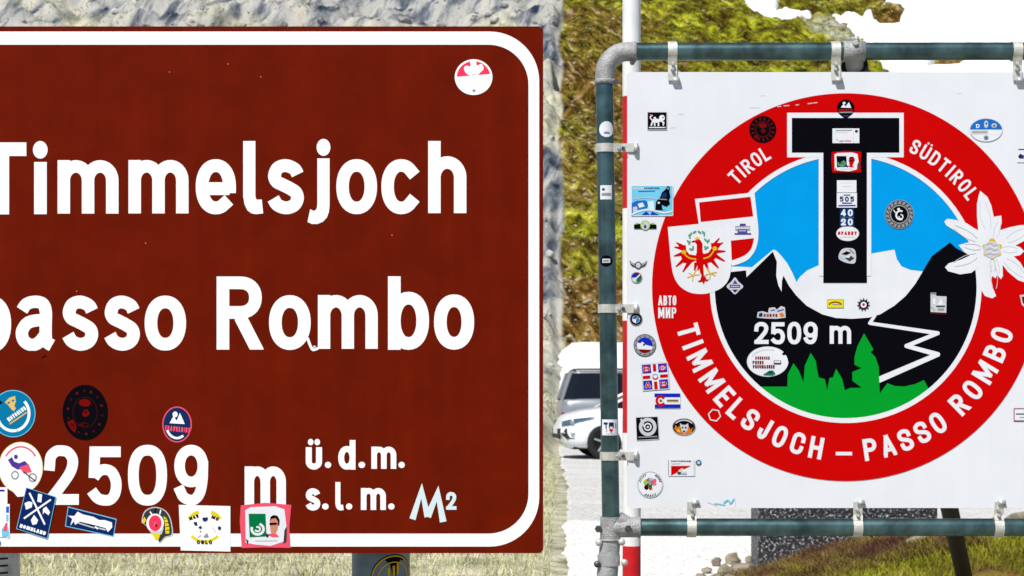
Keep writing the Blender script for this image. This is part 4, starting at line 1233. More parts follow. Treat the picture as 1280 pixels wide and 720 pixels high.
forest = [(947, 483.3), (984, 483.3), (984.6, 468), (991.7, 454), (998.3, 463), (1004.2, 478), (1006, 457), (1013.3, 441), (1020, 451.7), (1020.6, 459), (1023.3, 471.7), (1031, 474), (1034, 488), (1036.7, 472.5), (1041, 471.7), (1045, 461), (1052.5, 473.3), (1056, 488), (1062, 485), (1077, 484.6), (1065.4, 476), (1065.2, 465), (1077, 460), (1068, 456), (1068, 446), (1072, 432), (1080, 416.7), (1086, 427), (1091.8, 437), (1088, 440), (1094, 446), (1098.4, 459), (1099.6, 491.7), (1109, 479), (1119, 482.6), (1131, 483), (1144, 480), (1155, 475), (1160.5, 486), (1172, 482)] + right_arc(46, 134)
epart('emblem_forest', .0013, lambda p: p.poly(forest, 'green'))
epart('emblem_inner_ring', .0014, lambda p: p.poly(ell(CX, CY, 170.5, 170.5, 110), 'white', [ell(CX, CY, 163.6, 163.6, 110)]))
epart('emblem_red_ring', .0015, lambda p: p.poly(ell(CX, CY, 242, 242.3, 140), 'red', [ell(CX, CY, 169.8, 169.8, 110)]))
def bigT(p):
    p.poly([(983.8, 141), (1129.5, 141), (1129.5, 196.7), (1089, 196.7), (1089, 345), (1023.3, 345), (1023.3, 196.7), (983.8, 196.7)], 'white')
    p.poly([(989.7, 147.5), (1124, 147.5), (1124, 191), (1083.5, 191), (1083.5, 353.6), (1029, 353.6), (1029, 191), (989.7, 191)], 'black')
epart('emblem_letter', .0017, bigT)
def rear_shield(p):
    p.poly([(868.5, 248.8), (943, 240.4)] + catmull([(946, 268), (948, 288), (947, 303), (942.6, 315.4), (934.6, 324.8), (924, 329.8), (914.8, 332.4)], 5) + [(905, 300), (875, 290)], 'white')
    p.poly([(873.8, 253), (938, 246), (941.5, 270.6), (875.8, 277.6)], 'red').poly([(912.3, 301), (942.5, 297.7)] + catmull([(942.5, 297.7), (938.8, 311), (930, 319.6), (914.8, 325.6)], 5), 'red')
epart('rear_shield', .0017, rear_shield)
def front_shield(p):
    p.poly([(834.6, 283.8), (912.7, 276)] + catmull([(913.4, 300), (914.2, 325), (911.7, 346.7), (903, 359), (889, 365.6), (876, 367.5), (861.7, 365.4), (849, 357), (842, 344.6), (838.8, 328), (837, 310)], 5), 'white')
    # eagle: body, wings, feathers, tail
    Q = lambda x, y: (820 + x / 7.2, 270 + y / 7.2)
    p.poly([Q(*a) for a in [(372, 215), (385, 208), (400, 218), (418, 250), (420, 330), (440, 350), (440, 420), (418, 460), (400, 465), (378, 455), (360, 420), (358, 350), (365, 330), (366, 260), (352, 240)]], 'red')
    p.stroke([Q(330, 232), Q(372, 224)], 2.4, 'red')
    for pts in ([(195, 262), (268, 262), (272, 310), (300, 345), (360, 355), (362, 400), (310, 425), (250, 425), (225, 370), (232, 310)], [(600, 240), (492, 245), (498, 290), (470, 330), (420, 345), (420, 400), (450, 430), (500, 415), (545, 370), (555, 300)]):
        p.poly([Q(*a) for a in pts], 'red')
    for a, b, wd in (((235, 270), (182, 240), 3.4), ((235, 295), (165, 280), 4), ((240, 340), (160, 362), 5), ((262, 385), (178, 458), 5), ((310, 400), (240, 505), 5.4), ((362, 420), (345, 490), 4.6), ((400, 430), (402, 520), 3.6),
                     ((515, 265), (570, 200), 3.6), ((535, 275), (602, 240), 4), ((530, 320), (625, 318), 4.4), ((520, 350), (618, 408), 5), ((490, 385), (562, 470), 5.4), ((440, 410), (470, 490), 4.6), ((388, 440), (375, 490), 3.4)):
        p.stroke([Q(*a), Q(*b)], 1, 'red', cap=0, taper=(wd * 1.15, 1.6))
    p.stroke([Q(412, 440), Q(420, 560)], 3.2, 'red'); p.poly([Q(*a) for a in [(405, 545), (440, 540), (455, 572), (480, 572), (455, 590), (440, 585), (430, 615), (412, 590), (398, 598), (372, 588), (398, 575)]], 'red')
    p.stroke(catmull([Q(248, 330), Q(275, 362), Q(310, 382), Q(355, 388)], 5), 1.7, 'gold').stroke(catmull([Q(432, 382), Q(475, 368), Q(505, 335), Q(528, 296)], 5), 1.7, 'gold')
    p.ell(*Q(250, 326), 2.9, 2.6, 'gold').ell(*Q(528, 293), 2.9, 2.7, 'gold').poly([Q(346, 192), Q(358, 200), Q(368, 182), Q(378, 200), Q(392, 192), Q(384, 212), Q(356, 212)], 'gold')
    for s, cx in ((1, 335), (-1, 490)):
        c = Q(cx, 535 if s > 0 else 515)
        top = Q(360, 485) if s > 0 else Q(455, 470)
        p.stroke([top, c], 1.3, 'gold')
        for dx, dy in ((-50, 18), (52, -8), (-8, 48), (42, 22) if s < 0 else (-38, -22)):
            p.stroke([c, (c[0] + dx / 7.2, c[1] + dy / 7.2)], 1.1, 'gold')
    for px_, py_, a in ((345, 145, 2.6), (310, 165, 2.2), (300, 185, 1.2), (290, 230, .7), (300, 240, 2.0), (315, 300, .3), (332, 285, 1.6), (390, 145, .5), (425, 150, .9), (432, 160, 1.6), (445, 215, .8), (468, 225, 2.2), (440, 285, 1.4), (455, 285, 2.6)):
        x, y = Q(px_, py_); p.ell(x, y, 2.8, 1.1, 'lgreen', a)
epart('front_shield', .0019, front_shield, 'white shield bearing a red eagle under a green wreath')
def edel(p):
    c = (1240, 311.5)
    petals = [((1225.5, 238.6), 20, .45), ((1251.3, 269.5), 12, .4), ((1296, 281), 17, .5), ((1279, 313), 13, .5), ((1289, 353), 17, .5), ((1250, 349), 9, .5), ((1243.5, 373), 15, .75), ((1241, 346), 11, .5), ((1181, 335), 18, .8), ((1197.5, 306), 12, .55), ((1181, 276.5), 15, .75)]
    out = [(1225, 238.5), (1234, 246), (1239, 257), (1242, 271), (1251.5, 269.5), (1252, 279), (1249, 288), (1262, 284), (1275, 281.5), (1292, 281), (1297, 285), (1288, 297), (1269, 307), (1275, 309), (1280, 314), (1275, 319), (1267, 320.5), (1275, 328), (1285, 345), (1292, 352), (1286, 355), (1272, 350), (1260, 340), (1253, 331), (1253.4, 345), (1251, 349), (1246.4, 344), (1244, 348), (1240, 345), (1239, 350), (1241, 360), (1245, 370), (1240, 373), (1231, 370), (1226, 362), (1224, 350), (1223, 334), (1214, 341), (1200, 343), (1185, 339), (1181, 334), (1186, 329), (1200, 325), (1212, 319.5), (1205, 315), (1198, 306.5), (1208, 303.5), (1213, 303), (1205, 297), (1194, 289), (1183, 282), (1180, 277), (1184, 273.5), (1195, 275), (1208, 279), (1217, 285), (1222.6, 288), (1221, 270), (1221, 255), (1223, 245)]
    p.poly(out, 'white')
    for (tx, ty), wd, pk in petals:
        dx, dy = tx - c[0], ty - c[1]; L = math.hypot(dx, dy); ux, uy = dx / L, dy / L; nx, ny = -uy, ux
        for k in (-.35, .3):
            p.stroke(catmull([(c[0] + ux * L * t + nx * wd * k * s, c[1] + uy * L * t + ny * wd * k * s) for t, s in ((.34, .5), (.5, .9), (.66, .8), (.8, .45))], 4), .75, 'lgrey')
    for a in (90, 20, 160, 215, 325, 270): p.ell(c[0] + 10 * math.cos(R(a)), c[1] - 10 * math.sin(R(a)), 4 if a == 90 else 2.8, 3.4 if a == 90 else 2.8, 'gold')
    p.ell(c[0] - .5, c[1] + .6, 10.6, 10.6, 'lgrey')
    for k in range(5): p.stroke(catmull([(c[0] - 7.5, c[1] - 5 + k * 3), (c[0] - 2, c[1] - 7 + k * 3.2), (c[0] + 2, c[1] - 4 + k * 2.8), (c[0] + 7, c[1] - 5 + k * 2.8)], 4), .8, 'white' if k % 2 else 'grey')
epart('edelweiss_flower', .0018, edel, 'white edelweiss flower with golden dots')
def arc_letters(string, r, a0, a1, h, t, inward, wk):
    ws = [GW.get(ch, .62) for ch in string]; pos = [0.0]
    for i in range(1, len(ws)): pos.append(pos[-1] + (ws[i - 1] + ws[i]) / 2 + .2)
    for ch, wd, ps in zip(string, ws, pos):
        a = R(a0 + (a1 - a0) * ps / pos[-1]); p = Print(f2, .0017)
        wid = wd * h * wk
        if ch == 'I': wid = t
        p.arcglyph(ch, wid, a, Cc, r, h, t, 'white', inward)
        p.build('letter', panel2)
GW['I'] = .26
arc_letters('TIROL', 195, -45.2, -31.2, 18.5, 3.0, False, .92)
arc_letters('SÜDTIROL', 195.5, 26.4, 53.4, 18.5, 3.1, False, .92)
arc_letters('TIMMELSJOCH', 204, 180 + 74.4, 180 + 10.4, 27.5, 5.1, True, .98)
arc_letters('PASSO', 205, 180 - 8.6, 180 - 34.2, 27.5, 5.1, True, .98)
arc_letters('ROMBO', 204, 180 - 44.2, 180 - 73.0, 27.5, 5.1, True, .98)
p = Print(f2, .0017); p.stroke([(1044.6, 567), (1065, 567)], 4.4, 'white', cap=0); p.build('letter', panel2)
for ch, b in zip('2509m', [(942.5, 402.5, 960.7, 430), (963, 402.8, 981.2, 430.4), (984, 402.3, 1001.4, 430.4), (1004, 402.3, 1022.2, 430.2), (1037, 407.3, 1063.8, 429.8)]):
    p = Print(f2, .0017); p.glyph(ch, *b, 5.2, 'white'); p.build('letter', panel2)

# ---- stickers on the white sign
K2 = .0022
def st2(label, fn): return sticker(f2, K2, panel2, label, fn)
def roundel(p, cx, cy, r):
    p.ell(cx, cy, r, r, 'grey').ell(cx, cy, r * .92, r * .92, 'black').ring(cx, cy, r * .62, r * .62, r * .1, 'lgrey').ell(cx, cy, r * .55, r * .55, 'white')
    for a in (0, 180): p.poly([(cx, cy)] + arc(cx, cy, r * .55, r * .55, a, a + 90, 8), 'mid')
def d(p):
    p.poly(rect(809, 140, 833.6, 162.4), 'lgrey').poly(rect(809.6, 140.6, 833, 161.8), 'black')
    p.ell(820, 151, 5.6, 2.6, 'white').ell(827.4, 147.6, 3.6, 3.8, 'white').ell(828.8, 147, 1.2, 1.1, 'grey')
    for q in ([(815.6, 152), (814, 156.6)], [(818, 152.6), (818.4, 156.8)], [(823, 152.6), (823, 156.8)], [(825.6, 151), (829.6, 153.4), (829, 156)]): p.stroke(q, 1.9, 'white')
    p.stroke(catmull([(815, 150), (812.6, 147), (815, 144.4)], 4), 1.4, 'white').ell(818.4, 147.6, 1.6, 1.4, 'white').ell(813, 143.6, .8, .8, 'pink').poly(rect(811, 158.8, 831.6, 160.2), 'white')
st2('small black square sticker with white rampant beast', d)
def d(p):
    p.poly(rrect(788.6, 231.6, 841.4, 270, 1.5, 3), 'pale').poly(rect(789.6, 232.6, 840.6, 269), 'sky')
    p.stroke([(791.5, 235.6), (804, 235.4)], 1.7, 'lgrey').text('ADVENTURE', 814.6, 235.4, 19, 2.0, .7, 'dgrey').stroke([(798.5, 239.2), (818, 238.8)], 1.1, 'mid')
    p.stroke(catmull([(792, 249), (802, 247.4), (814, 247.6), (822, 249)], 5), 1, 'lgrey').poly([(789.6, 254), (796, 251), (806, 250.4), (812, 254), (808, 260), (796, 262), (789.6, 268)], 'mid').poly([(797, 255), (803, 253), (806, 258), (799, 260)], 'pale').poly([(809, 252), (817, 251), (818, 262), (811, 262)], 'pale')
    p.poly([(791, 259), (796, 258), (797, 265), (791, 266)], 'lgrey').poly([(802, 268.6), (808, 264.4), (812, 268.6)], 'royal').poly([(813, 268.6), (815, 264.8), (824, 268.6)], 'royal').stroke(catmull([(789.6, 268), (800, 264), (812, 262.4), (830, 266), (840, 264)], 5), 2.0, 'pale')
    p.poly([(819, 262.6), (820, 252), (825, 247), (827, 241), (832, 236.5), (834.5, 232.4), (837.4, 234), (836.6, 240), (838, 246), (836, 250), (837.5, 255), (833, 258.5), (827, 256), (828, 262), (833, 262.6)], 'black').poly([(826, 244), (832, 240), (834, 245), (828, 250)], 'navy').ell(823.4, 253.6, 1.4, 1.3, 'pale').stroke([(824, 249), (833, 249.6)], 1.2, 'grey').ell(835, 235.8, 1.4, 1.2, 'grey')
st2('light blue sticker with rider on a motorcycle', d)
def d(p):
    p.poly([(792.4, 286), (792.4, 281), (796, 278.6), (800, 280), (813, 280), (816, 278.4), (820.4, 281), (820.4, 286)], 'black').poly([(792.6, 281), (796, 278.6), (799, 280), (795, 280.6)], 'lime').poly([(812, 280.4), (816, 278.2), (820, 281), (816, 280.6)], 'lime')
    p.ell(806.4, 281.6, 6, 6.2, 'lime').ell(806.4, 281.6, 5, 5.2, 'lgrey').ell(806.4, 283.4, 1.7, 2.2, 'dgrey').stroke([(803.6, 279), (806, 281.4)], .9, 'grey')
st2('tiny black strip sticker with green ringed disc', d)
def d(p):
    for s in (1, -1): p.poly([(797.7 + s * 3, 330), (797.7 + s * 7, 329), (797.7 + s * 11, 325.6), (797.7 + s * 10, 329.6), (797.7 + s * 8, 332.6), (797.7 + s * 3, 334.4)], 'dgrey')
    for s in (1, -1): p.stroke([(797.7 + s * 4, 332), (797.7 + s * 9.4, 328.4)], .9, 'lgrey')
    p.ell(797.7, 331.6, 4.2, 4.6, 'dgrey').ell(797.7, 331.6, 3.0, 3.4, 'lgrey')
st2('small grey winged ring sticker', d)
def d(p):
    p.ell(795.6, 347, 7, 7, 'grey').poly([(795.6, 347)] + arc(795.6, 347, 6.2, 6.2, 180, 270, 8), 'royal').poly([(795.6, 347)] + arc(795.6, 347, 6.2, 6.2, 0, 90, 8), 'dgreen').poly([(795.6, 347)] + arc(795.6, 347, 6.2, 6.2, 90, 180, 8), 'lgrey').poly([(795.6, 347)] + arc(795.6, 347, 6.2, 6.2, 270, 360, 8), 'dred').stroke([(792, 351), (799.6, 343.6)], 1.6, 'white')
st2('small round four colour sticker under the winged ring', d)
st2('small round blue and white quartered sticker', lambda p: roundel(p, 795, 399, 8))
def d(p):
    p.ell(806, 431.6, 14, 14, 'dgrey').ring(806, 431.6, 13.2, 13.2, 3.4, 'grey').ell(806, 431.6, 9.8, 9.8, 'white')
    p.poly(arc(806, 431.6, 9.8, 9.8, 200, 370, 18), 'royal').poly(arc(806, 431.6, 9.8, 9.8, 35, 150, 16), 'dred').poly([(799, 430), (803, 427), (807, 431), (812, 433), (815, 437), (808, 437), (803, 434)], 'white').ell(805, 431, 1.4, 1.4, 'dgrey')
    for a in range(0, 360, 30): p.ell(806 + 11.6 * math.cos(R(a)), 431.6 + 11.6 * math.sin(R(a)), .8, .8, 'dgrey')
st2('round grey rimmed sticker with blue and red halves', d)
def d(p):
    c = (819, 470.6); rp = lambda q: rot_pts(q, c, -.075)
    p.poly(rp(rect(802, 453.6, 836, 487.6)), 'lgrey').poly(rp(rect(803, 454.6, 835, 486.6)), 'white')
    for x0, y0, ch in ((803.4, 455, 'B'), (823.4, 455, 'C'), (803.4, 475, 'A'), (823.4, 475, 'B')):
        p.poly(rp(rect(x0, y0, x0 + 11, y0 + 11.2)), 'royal')
        for tt, cc in ((3.0, 'lgrey'), (1.5, 'red')):
            p.glyph(ch, x0 + 2 - tt / 6, y0 + 1.6, x0 + 9 + tt / 6, y0 + 9.6, tt, cc, lambda a, b: rot_pts([(a, b)], c, -.075)[0])
    p.poly(rp(rect(816.8, 455, 820.8, 464)), 'red').poly(rp(rect(816.8, 477, 820.8, 486.4)), 'red').poly(rp(rect(803.4, 468.8, 812.6, 472.6)), 'red').poly(rp(rect(825, 468.8, 834.6, 472.6)), 'red')
    p.stroke(arc(819, 470.6, 3.2, 3.2, 20, 160, 8), 1.4, 'red').stroke(arc(819, 470.6, 3.2, 3.2, 200, 340, 8), 1, 'sky')
st2('tilted blue and red square sticker with four letters', d)
def d(p):
    p.poly(rect(818, 491.6, 850.4, 510.4), 'white').poly(rect(818, 491.8, 850.2, 496.6), 'royal').poly(rect(818.4, 505.4, 850.4, 510.2), 'royal')
    p.stroke(arc(825.6, 501, 4.8, 5.4, 45, 315, 18), 3.2, 'red').ell(825.6, 501, 2.4, 2.6, 'tan').ell(826, 501, 1.3, 1.4, 'dgrey').poly(rect(833.6, 499, 848, 503), 'tan').stroke([(834.4, 501), (847, 501)], 1.6, 'dgrey')
st2('small blue white striped flag sticker with red C', d)
def d(p):
    q = [(794.4, 521.4), (822.4, 520.4), (824, 549), (795.6, 550.6)]
    p.poly(q, 'lgrey').poly([(795, 522), (821.8, 521), (823.4, 548.4), (796.2, 550)], 'black')
    p.ring(809.6, 533.6, 11, 11.4, 4.2, 'lgrey').ring(809.6, 533.6, 4.8, 5, 1.6, 'white').ell(809.8, 533.8, 1.6, 1.6, 'lgrey').stroke([(801.6, 524.6), (804.6, 532)], 2.4, 'lgrey').stroke([(798.6, 546.6), (821, 545.6)], 1.4, 'grey')
st2('black square sticker with silver ring letter', d)
def d(p):
    p.ell(854.8, 533.4, 14.8, 10.8, 'lgrey').ell(854.8, 533.4, 14.2, 10.2, 'dgrey').ell(854.8, 533.8, 12.4, 8.6, 'black')
    p.poly([(843, 536), (844.6, 531), (847, 535), (849, 532), (851, 538), (858, 538), (861, 533), (863, 537), (866, 534), (864, 541), (855, 543.6), (847, 541)], 'orange').poly([(846, 539), (848, 536), (850, 540)], 'yellow').poly([(850, 529), (853, 531), (857, 531), (860, 529), (860.6, 533), (858.6, 539), (855, 542), (852, 539), (850, 533)], 'lgrey').ell(853, 534.6, 1.1, 1.2, 'black').ell(857, 534.6, 1.1, 1.2, 'black').ell(855, 539.4, 1.5, 1.2, 'black').stroke(arc(854.8, 533.4, 11.8, 8.2, 215, 325, 12), 1.5, 'lgrey')
st2('oval black sticker with grey dog head over flames', d)
def d(p):
    p.poly(rect(835, 574.6, 868.6, 595), 'white').poly(rect(835, 575, 836, 594.4), 'grey').poly(rect(866.8, 575, 868, 594.4), 'lgrey').stroke([(839, 576.6), (864, 576.4)], 1.8, 'lgrey').text('MOTORRAD', 851, 576.5, 24, 1.9, .6, 'dgrey').stroke([(839, 579.6), (850, 579.4)], .9, 'lgrey')
    p.poly([(838.8, 582.4), (863.6, 582.2), (849, 589), (838.8, 594.2)], 'red').poly([(846, 593), (848, 588), (852, 585), (856, 587), (858, 590), (857, 592.6)], 'lgrey').ell(849, 591.4, 2.4, 1.7, 'dgrey').ell(855, 588.4, 2, 1.5, 'white').stroke([(852, 592.6), (858, 592.6)], .9, 'grey')
st2('white rectangular sticker with red wedge', d)
st2('tiny round dark sticker beside the red wedge', lambda p: (p.ell(873.2, 578.2, 3.5, 3.4, 'dgrey'), p.ell(873.2, 578.2, 2.3, 2.2, 'sky'), p.poly([(873.2, 578.2), (875, 578.2), (873.2, 580)], 'white')))
def d(p):
    p.ell(812.6, 605.6, 16.2, 16.6, 'lgrey').ell(812.6, 605.6, 15.6, 16, 'white').ring(812.6, 605.6, 15.4, 15.8, .6, 'grey')
    r = random.Random(3)
    for k, c in enumerate(('lime', 'black', 'red', 'black', 'red', 'violet', 'dgreen', 'red', 'black', 'royal', 'skin', 'maroon', 'lime', 'black', 'pink', 'grey')):
        a = r.uniform(0, 6.28); rr = 7.4 * math.sqrt(r.random())
        p.ell(813 + rr * math.cos(a), 606 + rr * math.sin(a) * .85, r.uniform(1.8, 3.4), r.uniform(1.6, 3.0), c, a)
    p.ell(814, 599, 3, 1.6, 'sky')
    for a in list(range(195, 250, 11)) + list(range(300, 350, 10)) + list(range(60, 125, 13)): p.stroke([(812.6 + 12.4 * math.cos(R(a)), 605.6 + 12.8 * math.sin(R(a))), (812.6 + 14.2 * math.cos(R(a + 5)), 605.6 + 14.6 * math.sin(R(a + 5)))], 1.0, 'dgrey')
st2('round white sticker with colourful crowded centre', d)
def d(p):
    p.text('ABTO', 834, 375.6, 22.6, 12.4, 2.0, 'white', 0, .16).text('MИP', 834, 391, 22.6, 13.6, 2.1, 'white', 0, .16)
GW['A'] = .7
st2('white Cyrillic letters stuck on the red ring', d)
def d(p):
    p.ell(953.4, 162, 17, 17, 'black').ring(953.4, 162, 9.6, 9.8, .8, 'dred')
    p.poly(catmull([(948.4, 156), (952, 154), (956, 154.6), (958.4, 158), (955, 160), (950, 159.4)], 4, True), 'dred').ell(954, 163.6, 2.6, 2.8, 'dred').ell(954, 163.4, 1, 1, 'black').poly([(942, 170), (946, 168), (948.6, 173), (945, 174)], 'dred')
    for a in range(15, 360, 24): p.stroke([(953.4 + 12 * math.cos(R(a)), 162 + 12 * math.sin(R(a))), (953.4 + 14.2 * math.cos(R(a)), 162 + 14.2 * math.sin(R(a)))], 1.6, 'dred')
st2('round black skull sticker on the red ring', d)
def d(p):
    p.ell(1057, 135.4, 11, 11, 'black').poly([(1050.6, 134.6), (1054, 130.4), (1057, 133), (1061, 127.6), (1064, 135)], 'white').ell(1055, 129, 1.8, 1.7, 'white').stroke([(1048.6, 137.6), (1065.6, 137.4)], 1.3, 'red').stroke([(1049.6, 140.6), (1065, 140.4)], 1.6, 'grey').poly([(1052, 145.6), (1062, 145.6), (1057, 148.6)], 'black').stroke([(1054, 145), (1060, 145)], .9, 'violet')
st2('round black sticker with white peaks at the top of the ring', d)
def d(p):
    p.poly(rect(1040.4, 160.6, 1074, 179), 'white').stroke([(1045, 163.4), (1064, 163)], 1.5, 'grey').stroke([(1044, 166.2), (1060, 165.8)], .8, 'lgrey').ell(1070.4, 164.2, 2, 1.9, 'dgrey').stroke([(1066.6, 162), (1066.6, 178)], .4, 'lgrey').stroke([(1049.6, 176.6), (1054, 176.4)], 1.4, 'lgreen').stroke([(1056.6, 176.2), (1063, 176.4)], 1.4, 'pink').stroke([(1045, 173.6), (1047.6, 176)], .7, 'pink')
st2('white card sticker on the bar of the black T', d)
st2('red framed sticker with dark green square and red man', lambda p: manstick(p, 1039.6, 189.4, 1076, 215.6, True))
def d(p):
    p.poly(rect(1046, 225.4, 1070.4, 240.6), 'white').stroke([(1050, 229), (1066, 228.8)], .6, 'lgrey').stroke([(1053, 233.4), (1064, 233)], .7, 'lgrey').poly(rect(1045.8, 241.2, 1071, 259.6), 'white')
    p.text('505', 1058.4, 249, 18, 6.6, 1.6, 'navy').stroke([(1055, 244), (1062, 244)], 1.4, 'violet').stroke([(1053, 254), (1064, 254)], 1.6, 'violet').stroke([(1048.6, 257.2), (1068.6, 257)], 1.6, 'royal')
st2('pair of white squares with blue print on the black stem', d)
def d(p):
    p.poly(rect(1049.6, 260.6, 1067.6, 283.4), 'navy').text('40', 1058.4, 266, 15, 8.6, 2.2, 'pale').text('20', 1058.4, 277.6, 15, 8.6, 2.2, 'pale').stroke([(1050.4, 271.8), (1066.6, 271.8)], .9, 'mid')
st2('navy sticker with pale numbers forty and twenty', d)
def d(p):
    p.ell(1059.4, 292, 14.4, 9.4, 'lgrey').ell(1059.4, 292, 13.8, 8.8, 'white').text('SPARRY', 1059, 291.6, 23.6, 4.6, 1.4, 'red').stroke([(1050, 296.4), (1068, 296.2)], .6, 'lgrey')
st2('white oval sticker with red script', d)
def d(p):
    p.poly(catmull([(1048, 320), (1052, 312), (1060, 310), (1068.6, 313), (1069, 328), (1060, 329), (1050, 325)], 4, True), 'lgrey').poly([(1051, 318), (1058, 314), (1064, 316), (1058, 319)], 'black').poly([(1056, 323), (1064, 320), (1068, 323), (1062, 327)], 'dgrey').ell(1060, 321, 2, 1.4, 'pale').stroke([(1048.6, 321), (1055, 324)], 1, 'sky').stroke([(1062, 312), (1067.4, 317)], 1, 'dgrey')
st2('silver animal head sticker at the foot of the black stem', d)
def d(p):
    p.ell(1124, 268, 18.2, 18.2, 'grey').ring(1124, 268, 17.4, 17.4, .7, 'dgrey').ring(1124, 268, 13, 13, 1.1, 'dgrey').ell(1124, 268, 10.4, 10.4, 'black')
    for a in range(0, 360, 20): p.stroke([(1124 + 14.3 * math.cos(R(a)), 268 + 14.3 * math.sin(R(a))), (1124 + 16.2 * math.cos(R(a + 4)), 268 + 16.2 * math.sin(R(a + 4)))], 1.5, 'dgrey')
    p.stroke(arc(1125, 269, 5, 5.4, 70, 290, 14), 2.2, 'white').stroke(arc(1126, 271, 2.4, 2.6, -90, 180, 10), 1.3, 'white').ell(1123, 261.6, 1.8, 1.6, 'white').stroke([(1117, 263), (1119, 266)], 1.2, 'white')
st2('round grey and black emblem sticker on the blue sky', d)
def d(p):
    p.ell(1232.4, 162.6, 20.6, 14.6, 'lgrey').ell(1232.4, 162.6, 20, 14, 'white').poly(arc(1232.4, 162.6, 20, 14, 182, 358, 22), 'mid').poly(rect(1214, 162.6, 1251, 168.4), 'lgrey').poly(rect(1235, 162.8, 1251, 168.2), 'white').stroke([(1216, 165.4), (1233, 165.2)], 1.6, 'grey')
    p.text('D', 1222, 157.6, 4.4, 4.8, 1.2, 'white').ell(1232.4, 155.4, 2.6, 4.6, 'lgrey').ell(1232.6, 154.6, 1.2, 1.3, 'dgrey').ell(1242.4, 157, 3.4, 2.7, 'lgrey').ell(1242.4, 157.4, 1.6, 1.2, 'dgrey').ell(1232.4, 172.4, 3.2, 3.0, 'grey').ell(1232.4, 172.4, 1.6, 1.5, 'mid')
st2('oval sticker blue above and white below', d)
def d(p):
    p.poly(rect(1271, 182, 1294, 203), 'white').stroke([(1273.4, 187), (1290, 186.8)], 1.5, 'dgrey').poly([(1272.4, 195.6), (1275, 192), (1278, 194), (1290, 195), (1290, 198.6), (1274, 198.4)], 'navy').ell(1280, 196.6, 1.6, 1.2, 'pink')
st2('white sticker with dark blue picture', d)
def d(p): p.poly([(1274.4, 369), (1291, 367), (1291, 380), (1284, 387), (1277, 381)], 'lgrey').poly([(1276.6, 371), (1289, 369.4), (1289, 379), (1284, 384), (1278.4, 379)], 'dred')
st2('little dark red shield sticker on the red ring', d)
def d(p): p.poly(rect(1267, 510.4, 1296, 526.6), 'dred').poly(rect(1268, 511.6, 1295, 525.4), 'white').stroke([(1270.6, 517.6), (1292, 517.6)], 1.7, 'dgrey').stroke([(1275, 521.8), (1288, 521.8)], 1.3, 'grey')
st2('white sticker with thin dark red outline', d)
def d(p):
    p.poly(rect(1033.6, 374, 1054.6, 385), 'lime').poly(rect(1034.6, 375, 1053.6, 384.2), 'yellow').stroke(arc(1044, 384, 9, 6.4, 215, 325, 10), 1.6, 'dred').stroke([(1041, 380.6), (1049.6, 380.8)], 1.6, 'grey')
st2('small yellow sticker on the white snow of the emblem', d)
def d(p):
    for k in range(11):
        a = R(k * 360 / 11 - 90); a2 = a + .2; a3 = a - .2
        p.poly([(1079.3 + 8.8 * math.cos(a), 380.8 + 8.8 * math.sin(a)), (1079.3 + 5 * math.cos(a2 + .1), 380.8 + 5 * math.sin(a2 + .1)), (1079.3 + 5 * math.cos(a3 - .1), 380.8 + 5 * math.sin(a3 - .1))], 'dgrey')
    p.ell(1079.3, 380.8, 5.8, 5.8, 'black').ell(1079.3, 381, 3.8, 3.8, 'white').ell(1079.3, 380.8, 1.7, 1.7, 'red')
st2('black toothed gear sticker with red centre', d)
def d(p):
    p.poly([(1163, 366), (1170, 366), (1170, 370), (1183, 370.6), (1182.6, 391), (1163, 390)], 'lgrey').stroke([(1164, 367.4), (1169.4, 367.4)], 1.2, 'dgrey').poly(rect(1166, 373, 1169, 380), 'white').poly([(1172, 381), (1176, 373), (1179, 381)], 'white').poly(rect(1170, 382, 1181, 384), 'dgrey').poly(rect(1172, 385.4, 1180, 388.6), 'grey').stroke([(1163.6, 391.6), (1182, 392.6)], 1.2, 'dred').stroke([(1164, 384), (1168, 388)], 1, 'grey')
st2('grey picture sticker on the right slope of the emblem', d)
def d(p):
    p.poly(catmull([(918.6, 346.6), (923, 352), (929, 358), (924, 363), (918.6, 368), (913, 363), (908, 358), (914, 352)], 3, True), 'lgrey').poly([(918.6, 350), (922, 355), (915.6, 355)], 'violet').poly(rect(912, 356, 925, 360), 'violet').stroke([(914, 358), (923, 358)], 1.1, 'lgrey').poly([(915, 362), (922.6, 362), (918.6, 366)], 'navy')
st2('grey diamond crest sticker on the black mountain', d)
def d(p):
    p.poly([(946, 397), (947, 390), (953, 389), (960, 391), (961, 385), (968, 384), (971, 387), (976, 382.6), (981, 384), (982, 397), (970, 398.6), (955, 398)], 'lgrey').poly([(948, 396), (949, 391.4), (953, 391), (953, 396)], 'navy').text('KURVE', 963, 394.4, 17, 3.8, 1.2, 'dred').poly([(974, 392), (978, 390.6), (980.6, 395.6), (975.6, 396)], 'orange').stroke([(964, 388), (968, 387.4)], 1.3, 'violet').stroke([(972, 389), (979, 387)], 1.3, 'violet')
st2('lettered die cut sticker above the altitude number', d)
